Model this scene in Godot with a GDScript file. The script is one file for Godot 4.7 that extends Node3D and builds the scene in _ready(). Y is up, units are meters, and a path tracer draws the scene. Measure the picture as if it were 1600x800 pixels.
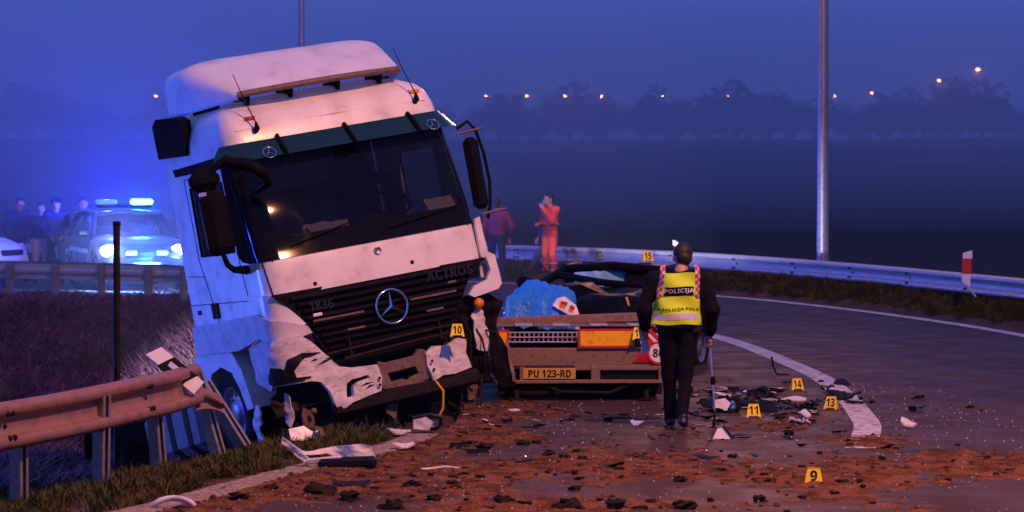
extends Node3D
# A wrecked lorry half in the ditch at dusk, lit by a sodium street lamp and the blue lights of a police car.
# Units are metres, y up; the photographer stands at the origin, 2.67 m above the road, looking along -z.
var rng := RandomNumberGenerator.new()
var M := {}
var noise := FastNoiseLite.new()
var used_names := {}

# ---------------------------------------------------------------- materials
func lin(r: float, g: float, b: float, a := 1.0) -> Color:
	var c := Color(r, g, b).linear_to_srgb()
	c.a = a
	return c

func ramp(stops: Array) -> Gradient:
	var g := Gradient.new()
	var offs := PackedFloat32Array()
	var cols := PackedColorArray()
	for s in stops:
		offs.append(s[0])
		cols.append(s[1])
	g.offsets = offs
	g.colors = cols
	return g

func ntex(sd: int, freq: float, stops: Array, size := 256, oct := 4, bump := false, kind := FastNoiseLite.TYPE_SIMPLEX_SMOOTH) -> NoiseTexture2D:
	var t := NoiseTexture2D.new()
	var n := FastNoiseLite.new()
	n.seed = sd
	n.noise_type = kind
	n.frequency = freq
	n.fractal_octaves = oct
	t.noise = n
	t.width = size
	t.height = size
	t.seamless = true
	t.normalize = true
	if bump:
		t.as_normal_map = true
		t.bump_strength = 6.0
	elif stops.size():
		t.color_ramp = ramp(stops)
	return t

func mat(key: String, c: Color, rough := 0.6, metal := 0.0, tex: Texture2D = null, tri := 1.0) -> StandardMaterial3D:
	var m := StandardMaterial3D.new()
	m.resource_name = key
	m.albedo_color = c
	m.roughness = rough
	m.metallic = metal
	m.cull_mode = BaseMaterial3D.CULL_DISABLED
	if key in ["asphalt", "soil", "turf", "clod", "grass_blade", "grille_black", "slat_black", "black_plastic", "navy_cloth", "rubber", "steel_dark", "ink", "interior", "leafage", "shard_black", "dry_blade", "black_gloss"]:
		m.metallic_specular = 0.1 if key in ["black_plastic", "asphalt", "soil"] else 0.22   # porous or matt: hardly any shine
	if tex:
		m.albedo_texture = tex
		m.uv1_triplanar = true
		m.uv1_scale = Vector3.ONE * tri
	M[key] = m
	return m

func glow(key: String, c: Color, energy: float) -> StandardMaterial3D:
	var m := mat(key, c, 0.4)
	m.emission_enabled = true
	m.emission = c
	m.emission_energy_multiplier = energy
	return m

func pane(key: String, c: Color, alpha: float) -> StandardMaterial3D:
	var m := mat(key, Color(c.r, c.g, c.b, alpha), 0.03)
	m.transparency = BaseMaterial3D.TRANSPARENCY_ALPHA
	return m

func bumpy(m: StandardMaterial3D, sd: int, freq: float, cm: float, tri := 0.0) -> void:
	m.heightmap_enabled = true
	m.heightmap_texture = ntex(sd, freq, [], 256, 4)
	m.heightmap_scale = cm
	m.uv1_triplanar = true
	if tri > 0.0:
		m.uv1_scale = Vector3.ONE * tri

func make_materials() -> void:
	var dirty := ntex(11, 0.012, [[0.0, lin(0.55, 0.5, 0.46)], [0.28, lin(0.86, 0.84, 0.82)], [0.6, lin(1, 1, 1)], [1.0, lin(0.96, 0.96, 0.96)]], 512, 5)
	var scuffed := ntex(12, 0.02, [[0.0, lin(0.5, 0.45, 0.41)], [0.3, lin(0.78, 0.74, 0.71)], [0.5, lin(0.95, 0.94, 0.93)], [1.0, lin(0.9, 0.9, 0.9)]], 512, 5)
	var grime := ntex(13, 0.02, [[0.0, lin(0.4, 0.34, 0.3)], [0.5, lin(1, 1, 1)], [1.0, lin(0.7, 0.64, 0.6)]], 512, 5)
	var zinc := ntex(14, 0.02, [[0.0, lin(0.5, 0.46, 0.42)], [0.45, lin(0.85, 0.83, 0.8)], [1.0, lin(1, 1, 1)]], 512, 5)
	var m: StandardMaterial3D
	m = mat("white_paint", lin(0.74, 0.73, 0.72), 0.42, 0.0, dirty, 0.35)
	m.clearcoat_enabled = true
	m.clearcoat = 0.35
	m.clearcoat_roughness = 0.25
	mat("scuffed_white", lin(0.7, 0.67, 0.65), 0.55, 0.0, scuffed, 2.3)
	M.scuffed_white.uv1_scale = Vector3(0.7, 1.7, 0.7)   # scrapes run lengthwise
	mat("muddy_white", lin(0.58, 0.56, 0.54), 0.6, 0.0, dirty, 0.5)
	mat("tank_grey", lin(0.16, 0.15, 0.15), 0.6, 0.0, grime, 0.8)
	mat("black_plastic", lin(0.009, 0.009, 0.011), 0.38, 0.0, grime, 0.8)
	mat("black_gloss", lin(0.006, 0.006, 0.008), 0.07)
	mat("grille_black", lin(0.006, 0.006, 0.007), 0.5, 0.0, grime, 1.5)
	mat("slat_black", lin(0.013, 0.012, 0.013), 0.4, 0.0, grime, 1.5)
	mat("dark_letter", lin(0.035, 0.035, 0.04), 0.35, 0.6)
	mat("rubber", lin(0.02, 0.019, 0.018), 0.85, 0.0, grime, 2.0)
	mat("steel_dark", lin(0.025, 0.022, 0.021), 0.6, 0.5, grime, 1.5)
	mat("brown_primer", lin(0.16, 0.1, 0.085), 0.6, 0.0, grime, 1.2)
	mat("chrome", lin(0.75, 0.75, 0.78), 0.12, 1.0)
	mat("silver", lin(0.5, 0.5, 0.52), 0.35, 0.8)
	mat("rim_steel", lin(0.3, 0.3, 0.31), 0.45, 0.7, grime, 2.0)
	mat("interior", lin(0.012, 0.011, 0.013), 0.8)
	mat("cloth_seat", lin(0.035, 0.035, 0.05), 0.9)
	mat("paper", lin(0.75, 0.74, 0.7), 0.8)
	mat("visor_green", lin(0.006, 0.025, 0.018), 0.15)
	mat("orange_lens", lin(0.7, 0.2, 0.02), 0.2)
	mat("red_lens", lin(0.4, 0.015, 0.01), 0.25)
	mat("lens_clear", lin(0.6, 0.62, 0.65), 0.08, 0.7)
	pane("tinted_glass", lin(0.003, 0.003, 0.006), 0.74)
	M.tinted_glass.metallic_specular = 0.3
	pane("car_glass", lin(0.01, 0.012, 0.015), 0.35)
	pane("clear_glass", lin(0.05, 0.05, 0.05), 0.1)
	mat("black_paint", lin(0.005, 0.005, 0.007), 0.4, 0.0, grime, 0.7)
	M.black_paint.metallic_specular = 0.2
	mat("blue_paint", lin(0.008, 0.01, 0.03), 0.3)
	mat("car_white", lin(0.7, 0.7, 0.7), 0.3)
	M.car_white.clearcoat_enabled = true
	mat("zinc", lin(0.5, 0.5, 0.5), 0.4, 0.25, zinc, 0.9)
	mat("old_zinc", lin(0.3, 0.16, 0.12), 0.5, 0.35, scuffed, 0.5)
	mat("zinc_post", lin(0.3, 0.29, 0.28), 0.5, 0.5, zinc, 1.5)
	mat("pole_grey", lin(0.36, 0.35, 0.34), 0.4, 0.4, zinc, 0.8)
	mat("plate_yellow", lin(0.75, 0.42, 0.02), 0.4)
	mat("marker_yellow", lin(0.88, 0.68, 0.01), 0.45)
	mat("hatch_orange", lin(0.95, 0.5, 0.01), 0.3, 0.0, dirty, 1.5)
	mat("hatch_red", lin(0.5, 0.03, 0.015), 0.3)
	mat("number_plate", lin(0.62, 0.36, 0.06), 0.45, 0.0, scuffed, 3.0)
	mat("ink", lin(0.008, 0.008, 0.008), 0.5)
	mat("trailer_steel", lin(0.24, 0.15, 0.11), 0.6, 0.1, zinc, 1.5)
	mat("sign_white", lin(0.75, 0.75, 0.74), 0.4)
	mat("sign_red", lin(0.55, 0.02, 0.02), 0.4)
	mat("tarp", lin(0.04, 0.36, 0.95), 0.34)
	bumpy(M.tarp, 16, 0.02, 3.0, 1.2)
	M.tarp.backlight_enabled = true
	M.tarp.backlight = lin(0.1, 0.2, 0.5)
	mat("sheet_pale", lin(0.2, 0.55, 0.95), 0.5)
	mat("vest_yellow", lin(0.62, 0.92, 0.02), 0.6)
	mat("reflector_tape", lin(0.75, 0.72, 0.74), 0.25, 0.3)
	mat("navy_cloth", lin(0.006, 0.006, 0.011), 0.85)
	bumpy(M.navy_cloth, 17, 0.05, 0.6, 2.0)
	mat("navy_light", lin(0.014, 0.014, 0.03), 0.85)
	mat("orange_cloth", lin(0.95, 0.1, 0.04), 0.75)
	mat("red_jacket", lin(0.25, 0.02, 0.045), 0.8)
	mat("grey_cloth", lin(0.11, 0.08, 0.1), 0.85)
	mat("beige_cloth", lin(0.4, 0.3, 0.26), 0.85)
	mat("skin", lin(0.48, 0.24, 0.16), 0.55)
	M.skin.subsurf_scatter_enabled = true
	M.skin.subsurf_scatter_strength = 0.15
	mat("hair", lin(0.016, 0.008, 0.005), 0.6)
	mat("leather", lin(0.012, 0.011, 0.011), 0.4)
	mat("red_check", lin(0.5, 0.02, 0.05), 0.6)
	var soil_tex := ntex(21, 0.012, [[0.0, lin(0.22, 0.2, 0.19)], [0.35, lin(0.45, 0.42, 0.4)], [0.6, lin(0.8, 0.77, 0.75)], [1.0, lin(1, 1, 1)]], 1024, 8)
	mat("soil", lin(0.2, 0.088, 0.048), 0.95, 0.0, soil_tex, 0.21)
	bumpy(M.soil, 22, 0.12, 3.0)
	M.soil.heightmap_texture = ntex(22, 0.1, [], 1024, 5)
	mat("crumb", lin(0.06, 0.036, 0.024), 0.95)
	mat("clod", lin(0.022, 0.015, 0.01), 0.95)
	mat("concrete", lin(0.36, 0.29, 0.22), 0.9, 0.0, soil_tex, 1.0)
	bumpy(M.concrete, 23, 0.05, 1.0)
	var turf := ntex(24, 0.02, [[0.0, lin(0.28, 0.26, 0.2)], [0.5, lin(0.7, 0.7, 0.6)], [1.0, lin(1, 0.95, 0.8)]], 512, 5)
	mat("turf", lin(0.1, 0.058, 0.045), 0.95, 0.0, turf, 0.25)
	M.turf.uv1_world_triplanar = true
	bumpy(M.turf, 25, 0.05, 6.0)
	mat("grass_blade", lin(0.05, 0.07, 0.018), 0.8)
	M.grass_blade.backlight_enabled = true
	M.grass_blade.backlight = lin(0.2, 0.2, 0.08)
	M.grass_blade.vertex_color_use_as_albedo = true
	mat("dry_blade", lin(0.14, 0.072, 0.1), 0.9)
	M.dry_blade.vertex_color_use_as_albedo = true
	mat("leafage", lin(0.03, 0.035, 0.02), 0.9)
	mat("bark", lin(0.05, 0.04, 0.03), 0.9)
	var worn := ntex(26, 0.02, [[0.0, lin(0.12, 0.11, 0.1)], [0.3, lin(0.55, 0.53, 0.5)], [0.5, lin(0.9, 0.9, 0.88)], [1.0, lin(1, 1, 1)]], 512, 5)
	mat("road_white", lin(0.55, 0.53, 0.5), 0.7, 0.0, worn, 0.6)
	M.road_white.uv1_world_triplanar = true
	var grain := ntex(27, 0.16, [[0.0, lin(0.4, 0.4, 0.41)], [0.5, lin(0.8, 0.79, 0.8)], [0.8, lin(1, 1, 1)], [1.0, lin(1.0, 0.95, 0.9)]], 1024, 4)
	m = mat("asphalt", lin(0.088, 0.058, 0.045), 0.55, 0.0, grain, 0.31)
	m.uv1_world_triplanar = true
	m.roughness_texture = ntex(28, 0.008, [[0.0, Color(0.55, 0.55, 0.55)], [0.5, Color(0.8, 0.8, 0.8)], [1.0, Color(1, 1, 1)]], 512, 4)
	m.roughness = 0.62
	bumpy(m, 29, 0.2, 0.3)
	m.heightmap_texture = ntex(29, 0.3, [], 1024, 2)
	m.heightmap_scale = 0.15
	m.detail_enabled = true   # broad damp and worn patches
	m.detail_albedo = ntex(30, 0.012, [[0.0, lin(0.6, 0.6, 0.63)], [0.4, lin(0.82, 0.8, 0.8)], [0.6, lin(1, 0.96, 0.93)], [1.0, lin(1, 0.9, 0.82)]], 512, 5)
	m.detail_blend_mode = BaseMaterial3D.BLEND_MODE_MUL
	m.detail_uv_layer = BaseMaterial3D.DETAIL_UV_2
	m.uv2_triplanar = true
	m.uv2_world_triplanar = true
	m.uv2_scale = Vector3(0.07, 0.07, 0.04)
	glow("blue_flash", Color(0.1, 0.55, 1.0), 30.0)
	glow("blue_dim", Color(0.3, 0.5, 1.0), 0.9)
	glow("cyan_flash", Color(0.2, 0.95, 1.0), 60.0)
	glow("headlamp_lit", Color(0.95, 0.95, 1.0), 120.0)
	glow("sodium_lit", Color(1.0, 0.62, 0.25), 8.0)
	glow("sodium_far", Color(1.0, 0.6, 0.3), 34.0)
	glow("sodium_dim", Color(1.0, 0.7, 0.5), 26.0)
	glow("red_lit", Color(1.0, 0.25, 0.1), 5.0)
	mat("glass_chip", lin(0.7, 0.75, 0.8), 0.06, 0.6)
	mat("shard_black", lin(0.012, 0.012, 0.014), 0.35)

# ---------------------------------------------------------------- mesh helpers
func st() -> SurfaceTool:
	var s := SurfaceTool.new()
	s.begin(Mesh.PRIMITIVE_TRIANGLES)
	s.set_smooth_group(-1)
	return s

func t3(s: SurfaceTool, a: Vector3, b: Vector3, c: Vector3) -> void:
	s.add_vertex(a)
	s.add_vertex(b)
	s.add_vertex(c)

func q4(s: SurfaceTool, a: Vector3, b: Vector3, c: Vector3, d: Vector3) -> void:
	t3(s, a, b, c)
	t3(s, a, c, d)

func out3(s: SurfaceTool, o: Vector3, a: Vector3, b: Vector3, c: Vector3) -> void:
	if (a - c).cross(a - b).dot(a + b + c - 3.0 * o) < 0.0:
		t3(s, a, c, b)
	else:
		t3(s, a, b, c)

func out4(s: SurfaceTool, o: Vector3, a: Vector3, b: Vector3, c: Vector3, d: Vector3) -> void:
	out3(s, o, a, b, c)
	out3(s, o, a, c, d)

func bx(s: SurfaceTool, c: Vector3, size: Vector3, tr := Transform3D(), ch := -1.0) -> void:   # a box with chamfered edges
	var h := size * 0.5
	if ch < 0.0:
		ch = minf(0.02, minf(h.x, minf(h.y, h.z)) * 0.3)
	var o := tr * c
	var v := func(sg: Vector3, ax: int) -> Vector3:
		var p := h - Vector3.ONE * ch
		p[ax] = h[ax]
		return tr * (c + p * sg)
	for ax in 3:
		var b := (ax + 1) % 3
		var d := (ax + 2) % 3
		for sa in [-1.0, 1.0]:
			var g := []
			for k in [[-1.0, -1.0], [1.0, -1.0], [1.0, 1.0], [-1.0, 1.0]]:
				var sg := Vector3.ZERO
				sg[ax] = sa
				sg[b] = k[0]
				sg[d] = k[1]
				g.append(v.call(sg, ax))
			out4(s, o, g[0], g[1], g[2], g[3])
			for sb in [-1.0, 1.0]:
				var s0 := Vector3.ZERO
				s0[ax] = sa
				s0[b] = sb
				s0[d] = -1.0
				var s1 := s0
				s1[d] = 1.0
				out4(s, o, v.call(s0, ax), v.call(s1, ax), v.call(s1, b), v.call(s0, b))
	for i in 8:
		var sg := Vector3(1 if i & 1 else -1, 1 if i & 2 else -1, 1 if i & 4 else -1)
		out3(s, o, v.call(sg, 0), v.call(sg, 1), v.call(sg, 2))

func frame_at(dir: Vector3) -> Basis:   # y along dir
	var y := dir.normalized()
	var x := y.cross(Vector3.UP if absf(y.y) < 0.95 else Vector3.RIGHT).normalized()
	return Basis(x, y, x.cross(y))

func tube(s: SurfaceTool, pts: Array, r, n := 8, caps := true, flat := 1.0) -> void:   # r a number or a list; flat squeezes the section
	var rings := []
	var fx := Vector3.ZERO
	for i in pts.size():
		var d: Vector3 = pts[mini(i + 1, pts.size() - 1)] - pts[maxi(i - 1, 0)]
		var b := frame_at(d)
		if fx != Vector3.ZERO:
			var x := (fx - d.normalized() * fx.dot(d.normalized())).normalized()
			b = Basis(x, d.normalized(), x.cross(d.normalized()))
		fx = b.x
		var rr: float = r[i] if r is Array else r
		var ring := PackedVector3Array()
		for k in n:
			var a := TAU * k / n
			ring.append(pts[i] + b.x * cos(a) * rr + b.z * sin(a) * rr * flat)
		rings.append(ring)
	s.set_smooth_group(0 if n > 4 else -1)
	for i in rings.size() - 1:
		for k in n:
			var k2 := (k + 1) % n
			q4(s, rings[i][k], rings[i + 1][k], rings[i + 1][k2], rings[i][k2])
	s.set_smooth_group(-1)
	if caps:
		for e in [0, rings.size() - 1]:
			for k in n:
				t3(s, pts[e], rings[e][k], rings[e][(k + 1) % n])

func lathe(s: SurfaceTool, prof: Array, n: int, tr: Transform3D, smooth := true) -> void:   # prof: Vector2(radius, height) round tr's y
	s.set_smooth_group(0 if smooth else -1)
	for i in prof.size() - 1:
		for k in n:
			var a := TAU * k / n
			var b := TAU * (k + 1) / n
			var p0: Vector2 = prof[i]
			var p1: Vector2 = prof[i + 1]
			var v0 := tr * Vector3(cos(a) * p0.x, p0.y, sin(a) * p0.x)
			var v1 := tr * Vector3(cos(b) * p0.x, p0.y, sin(b) * p0.x)
			var v2 := tr * Vector3(cos(b) * p1.x, p1.y, sin(b) * p1.x)
			var v3 := tr * Vector3(cos(a) * p1.x, p1.y, sin(a) * p1.x)
			if p0.x > 1e-5:
				t3(s, v0, v1, v2)
			if p1.x > 1e-5:
				t3(s, v0, v2, v3)
	s.set_smooth_group(-1)

func loft(s: SurfaceTool, rows: Array, closed := false, smooth := true) -> void:
	s.set_smooth_group(0 if smooth else -1)
	for i in rows.size() - 1:
		var n: int = rows[i].size()
		for k in (n if closed else n - 1):
			var k2 := (k + 1) % n
			q4(s, rows[i][k], rows[i + 1][k], rows[i + 1][k2], rows[i][k2])
	s.set_smooth_group(-1)

func pv(a: Array) -> PackedVector2Array:   # flat list x, y, x, y ...
	var p := PackedVector2Array()
	for i in range(0, a.size(), 2):
		p.append(Vector2(a[i], a[i + 1]))
	return p

func flatmap(tr: Transform3D) -> Callable:
	return func(x: float, y: float, o: float) -> Vector3: return tr * Vector3(x, y, o)

# A sheet of the outline poly with holes, cut into cells, laid on mapf(x, y, off), thick towards the back; amp crumples it.
func panel(s: SurfaceTool, poly: PackedVector2Array, holes: Array, thick: float, mapf: Callable, cell := 0.08, amp := 0.0, freq := 4.0, off := 0.0) -> void:
	var box := Rect2(poly[0], Vector2.ZERO)
	for p in poly:
		box = box.expand(p)
	var at := func(p: Vector2, o: float) -> Vector3:
		var w := 0.0 if amp == 0.0 else noise.get_noise_2d(p.x * freq * 85.0, p.y * freq * 85.0) * amp
		return mapf.call(p.x, p.y, o + w)
	var nx := maxi(1, ceili(box.size.x / cell))
	var ny := maxi(1, ceili(box.size.y / cell))
	var cx := box.size.x / nx
	var cy := box.size.y / ny
	for i in nx:
		for j in ny:
			var a := box.position + Vector2(i * cx, j * cy)
			var r := PackedVector2Array([a, a + Vector2(cx, 0), a + Vector2(cx, cy), a + Vector2(0, cy)])
			var bits: Array = Geometry2D.intersect_polygons(r, poly)
			for h in holes:
				var next: Array = []
				for b in bits:
					next.append_array(Geometry2D.clip_polygons(b, h))
				bits = next
			for b in bits:
				var tri := Geometry2D.triangulate_polygon(b)
				for k in range(0, tri.size(), 3):
					s.set_smooth_group(0)
					t3(s, at.call(b[tri[k]], off), at.call(b[tri[k + 1]], off), at.call(b[tri[k + 2]], off))
					if thick > 0.0:
						s.set_smooth_group(1)
						t3(s, at.call(b[tri[k]], off - thick), at.call(b[tri[k + 2]], off - thick), at.call(b[tri[k + 1]], off - thick))
	s.set_smooth_group(-1)
	if thick > 0.0:
		for ring in [poly] + holes:
			for i in ring.size():
				var p: Vector2 = ring[i]
				var e: Vector2 = ring[(i + 1) % ring.size()]
				var n := maxi(1, ceili(p.distance_to(e) / cell))
				for k in n:
					var u := p.lerp(e, float(k) / n)
					var v := p.lerp(e, float(k + 1) / n)
					q4(s, at.call(u, off), at.call(v, off), at.call(v, off - thick), at.call(u, off - thick))

func prism(s: SurfaceTool, poly: PackedVector2Array, depth: float, tr: Transform3D) -> void:   # outline in tr's xy, from z = 0 back to -depth
	var tri := Geometry2D.triangulate_polygon(poly)
	for k in range(0, tri.size(), 3):
		for z in [0.0, -depth]:
			t3(s, tr * Vector3(poly[tri[k]].x, poly[tri[k]].y, z), tr * Vector3(poly[tri[k + 1]].x, poly[tri[k + 1]].y, z), tr * Vector3(poly[tri[k + 2]].x, poly[tri[k + 2]].y, z))
	for i in poly.size():
		var p := poly[i]
		var e := poly[(i + 1) % poly.size()]
		q4(s, tr * Vector3(p.x, p.y, 0), tr * Vector3(e.x, e.y, 0), tr * Vector3(e.x, e.y, -depth), tr * Vector3(p.x, p.y, -depth))

func numbered(called: String) -> String:
	if not used_names.has(called):
		used_names[called] = 0
		return called
	used_names[called] += 1
	return "%s_%03d" % [called, used_names[called]]

func put(called: String, s, m: Material, parent: Node = null, kind := "") -> MeshInstance3D:   # commits ONE named mesh
	var o := MeshInstance3D.new()
	if s is SurfaceTool:
		s.generate_normals()
		o.mesh = s.commit()
	else:
		o.mesh = s
	o.material_override = m
	if kind:
		o.set_meta("kind", kind)
	if parent == null:
		o.name = numbered(called)
		add_child(o)
	else:
		var n := 0
		var nm := called
		while parent.has_node(NodePath(nm)):
			n += 1
			nm = "%s_%03d" % [called, n]
		o.name = nm
		parent.add_child(o)
	return o

func tag(o: Node, label: String, category: String, group := "") -> Node:
	o.set_meta("label", label)
	o.set_meta("category", category)
	if group:
		o.set_meta("group", group)
	return o

func thing(called: String, label: String, category: String, at := Vector3.ZERO, turn := 0.0, group := "") -> Node3D:
	var o := Node3D.new()
	o.name = numbered(called)
	add_child(o)
	o.position = at
	o.rotation.y = turn
	tag(o, label, category, group)
	return o

func dup(o: Node3D, called: String, label: String, at: Vector3, turn: float) -> Node3D:
	var c: Node3D = o.duplicate()
	c.name = numbered(called)
	add_child(c)
	c.position = at
	c.rotation.y = turn
	c.set_meta("label", label)
	return c

func words(called: String, s: String, width: float, height: float, m: Material, parent: Node, tr: Transform3D, weight := 700, bend = null) -> MeshInstance3D:   # raised lettering centred on tr, facing its +z
	var t := TextMesh.new()
	var f := SystemFont.new()
	f.font_names = PackedStringArray(["Droid Sans"])
	f.font_weight = weight
	t.font = f
	t.text = s
	t.font_size = 48
	t.pixel_size = 0.01
	t.depth = 0.02
	t.curve_step = 2.0
	var b := t.get_aabb()
	var am := ArrayMesh.new()
	var arr := t.get_mesh_arrays() if t.get_surface_count() == 1 else t.surface_get_arrays(0)
	var vs: PackedVector3Array = arr[Mesh.ARRAY_VERTEX]
	var c := b.get_center()
	for i in vs.size():
		var p := Vector3((vs[i].x - c.x) / b.size.x * width, (vs[i].y - c.y) / b.size.y * height, vs[i].z * 0.12)
		vs[i] = tr * p if bend == null else bend.call(p)
	var s2 := st()
	var idx = arr[Mesh.ARRAY_INDEX]
	if idx == null or idx.size() == 0:
		idx = PackedInt32Array(range(vs.size()))
	for i in range(0, idx.size() - 2, 3):
		t3(s2, vs[idx[i]], vs[idx[i + 1]], vs[idx[i + 2]])
	return put(called, s2, m, parent)

func wheel(parent: Node, at: Vector3, r: float, w: float, rim_m: Material, side := -1.0, called := "wheel", rr := 0.58) -> void:   # axle along x; side: the outer face
	var tr := Transform3D(Basis(Vector3(0, 0, 1), Vector3(1, 0, 0), Vector3(0, 1, 0)), at)
	var s := st()
	var prof := [Vector2(r * rr, -w * 0.42), Vector2(r * 0.8, -w * 0.5), Vector2(r * 0.95, -w * 0.46), Vector2(r, -w * 0.36)]
	for g in [-0.2, 0.0, 0.2]:
		prof.append_array([Vector2(r, (g - 0.035) * w), Vector2(r * 0.97, (g - 0.025) * w), Vector2(r * 0.97, (g + 0.025) * w), Vector2(r, (g + 0.035) * w)])
	prof.append_array([Vector2(r, w * 0.36), Vector2(r * 0.95, w * 0.46), Vector2(r * 0.8, w * 0.5), Vector2(r * rr, w * 0.42)])
	lathe(s, prof, 28, tr)
	var o := put(called, s, M.rubber, parent)
	s = st()
	var k := w * 0.42 * side
	lathe(s, [Vector2(r * rr, k * 1.02), Vector2(r * rr * 0.94, k), Vector2(r * rr * 0.86, k * 0.62), Vector2(r * rr * 0.5, k * 0.55), Vector2(r * rr * 0.42, k * 0.85), Vector2(r * rr * 0.2, k * 0.95), Vector2(0.0, k * 0.97)], 28, tr)
	for i in 8:
		var a := TAU * i / 8
		lathe(s, [Vector2(r * 0.045, 0), Vector2(r * 0.045, k * 0.12), Vector2(0, k * 0.13)], 6, tr * Transform3D(Basis(), Vector3(cos(a) * r * rr * 0.68, k * 0.58, sin(a) * r * rr * 0.68)))
	put("rim", s, rim_m, o)

# ---------------------------------------------------------------- skin: a smooth union of tapered capsules, meshed as surface nets
func flesh(bones: Array, cell: float, k := 0.03, wrinkle := 0.0, cut = null) -> SurfaceTool:
	var lo := Vector3.INF
	var hi := -Vector3.INF
	for b in bones:
		for e in 2:
			var r: float = b[2 + e] + k + cell * 3.0
			lo = lo.min(b[e] - Vector3.ONE * r)
			hi = hi.max(b[e] + Vector3.ONE * r)
	var nx := ceili((hi.x - lo.x) / cell) + 1
	var ny := ceili((hi.y - lo.y) / cell) + 1
	var nz := ceili((hi.z - lo.z) / cell) + 1
	var f := PackedFloat32Array()
	f.resize(nx * ny * nz)
	f.fill(1.0)
	for b in bones:
		var a: Vector3 = b[0]
		var e: Vector3 = b[1]
		var ra: float = b[2]
		var rb: float = b[3]
		var sq: Vector3 = b[4] if b.size() > 4 else Vector3.ONE
		var m := maxf(ra, rb) * maxf(sq.x, maxf(sq.y, sq.z)) + k + cell * 2.5
		var l := ((a.min(e) - Vector3.ONE * m - lo) / cell).floor()
		var h := ((a.max(e) + Vector3.ONE * m - lo) / cell).ceil()
		var ae := (e - a) / sq
		var den := maxf(ae.length_squared(), 1e-9)
		for z in range(maxi(0, int(l.z)), mini(nz, int(h.z) + 1)):
			for y in range(maxi(0, int(l.y)), mini(ny, int(h.y) + 1)):
				var row := (z * ny + y) * nx
				for x in range(maxi(0, int(l.x)), mini(nx, int(h.x) + 1)):
					var p := (lo + Vector3(x, y, z) * cell - a) / sq
					var t := clampf(p.dot(ae) / den, 0.0, 1.0)
					var d := (p - ae * t).length() - lerpf(ra, rb, t)
					var o := f[row + x]
					var hh := maxf(k - absf(d - o), 0.0)
					f[row + x] = minf(d, o) - hh * hh / (4.0 * k)
	if wrinkle > 0.0 or cut != null:
		for z in nz:
			for y in ny:
				for x in nx:
					var i := (z * ny + y) * nx + x
					if f[i] > cell * 3.0 or f[i] < -cell * 3.0:
						continue
					var p := lo + Vector3(x, y, z) * cell
					if wrinkle > 0.0:
						f[i] += noise.get_noise_3d(p.x * 110.0, p.y * 170.0, p.z * 110.0) * wrinkle
					if cut != null:
						f[i] = maxf(f[i], cut.call(p))
	var s := SurfaceTool.new()
	s.begin(Mesh.PRIMITIVE_TRIANGLES)
	s.set_smooth_group(0)
	var at := {}
	var step := [1, nx, nx * ny]
	var corner := []
	for c in 8:
		corner.append((c & 1) + ((c >> 1) & 1) * nx + ((c >> 2) & 1) * nx * ny)
	var count := 0
	for z in nz - 1:
		for y in ny - 1:
			for x in nx - 1:
				var i := (z * ny + y) * nx + x
				if absf(f[i]) > cell * 2.5:
					continue
				var inside := 0
				for c in 8:
					if f[i + corner[c]] < 0.0:
						inside += 1
				if inside == 0 or inside == 8:
					continue
				var sum := Vector3.ZERO
				var cnt := 0
				for c in 8:
					for ax in 3:
						if c & (1 << ax):
							continue
						var v0 := f[i + corner[c]]
						var v1 := f[i + corner[c | (1 << ax)]]
						if (v0 < 0.0) != (v1 < 0.0):
							var q := Vector3(c & 1, (c >> 1) & 1, (c >> 2) & 1)
							q[ax] += v0 / (v0 - v1)
							sum += q
							cnt += 1
				s.add_vertex(lo + (Vector3(x, y, z) + sum / cnt) * cell)
				at[i] = count
				count += 1
	for i in at:
		for ax in 3:
			var j: int = i + step[ax]
			if j >= f.size() or (f[i] < 0.0) == (f[j] < 0.0):
				continue
			var u: int = step[(ax + 1) % 3]
			var v: int = step[(ax + 2) % 3]
			if not (at.has(i - u) and at.has(i - v) and at.has(i - u - v)):
				continue
			var g := [at[i], at[i - u], at[i - u - v], at[i - v]]
			if f[i] < 0.0:
				g.reverse()
			for n in [0, 1, 2, 0, 2, 3]:
				s.add_index(g[n])
	return s

# ---------------------------------------------------------------- ground
var left_edge := PackedVector2Array()    # road edge on the inside of the bend, as (x, z)
var outer_edge := PackedVector2Array()   # asphalt edge on the outside
var road_poly := PackedVector2Array()
var soil_noise := FastNoiseLite.new()

func smooth_line(p: PackedVector2Array, per := 6) -> PackedVector2Array:
	var o := PackedVector2Array()
	for i in p.size() - 1:
		var a := p[maxi(i - 1, 0)]
		var d := p[mini(i + 2, p.size() - 1)]
		for k in per:
			o.append(p[i].cubic_interpolate(p[i + 1], a, d, float(k) / per))
	o.append(p[p.size() - 1])
	return o

func line_distance(p: Vector2, l: PackedVector2Array) -> float:
	var best := 1e9
	for i in l.size() - 1:
		best = minf(best, Geometry2D.get_closest_point_to_segment(p, l[i], l[i + 1]).distance_squared_to(p))
	return sqrt(best)

func in_road(p: Vector2) -> bool:
	return Geometry2D.is_point_in_polygon(p, road_poly)

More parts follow.
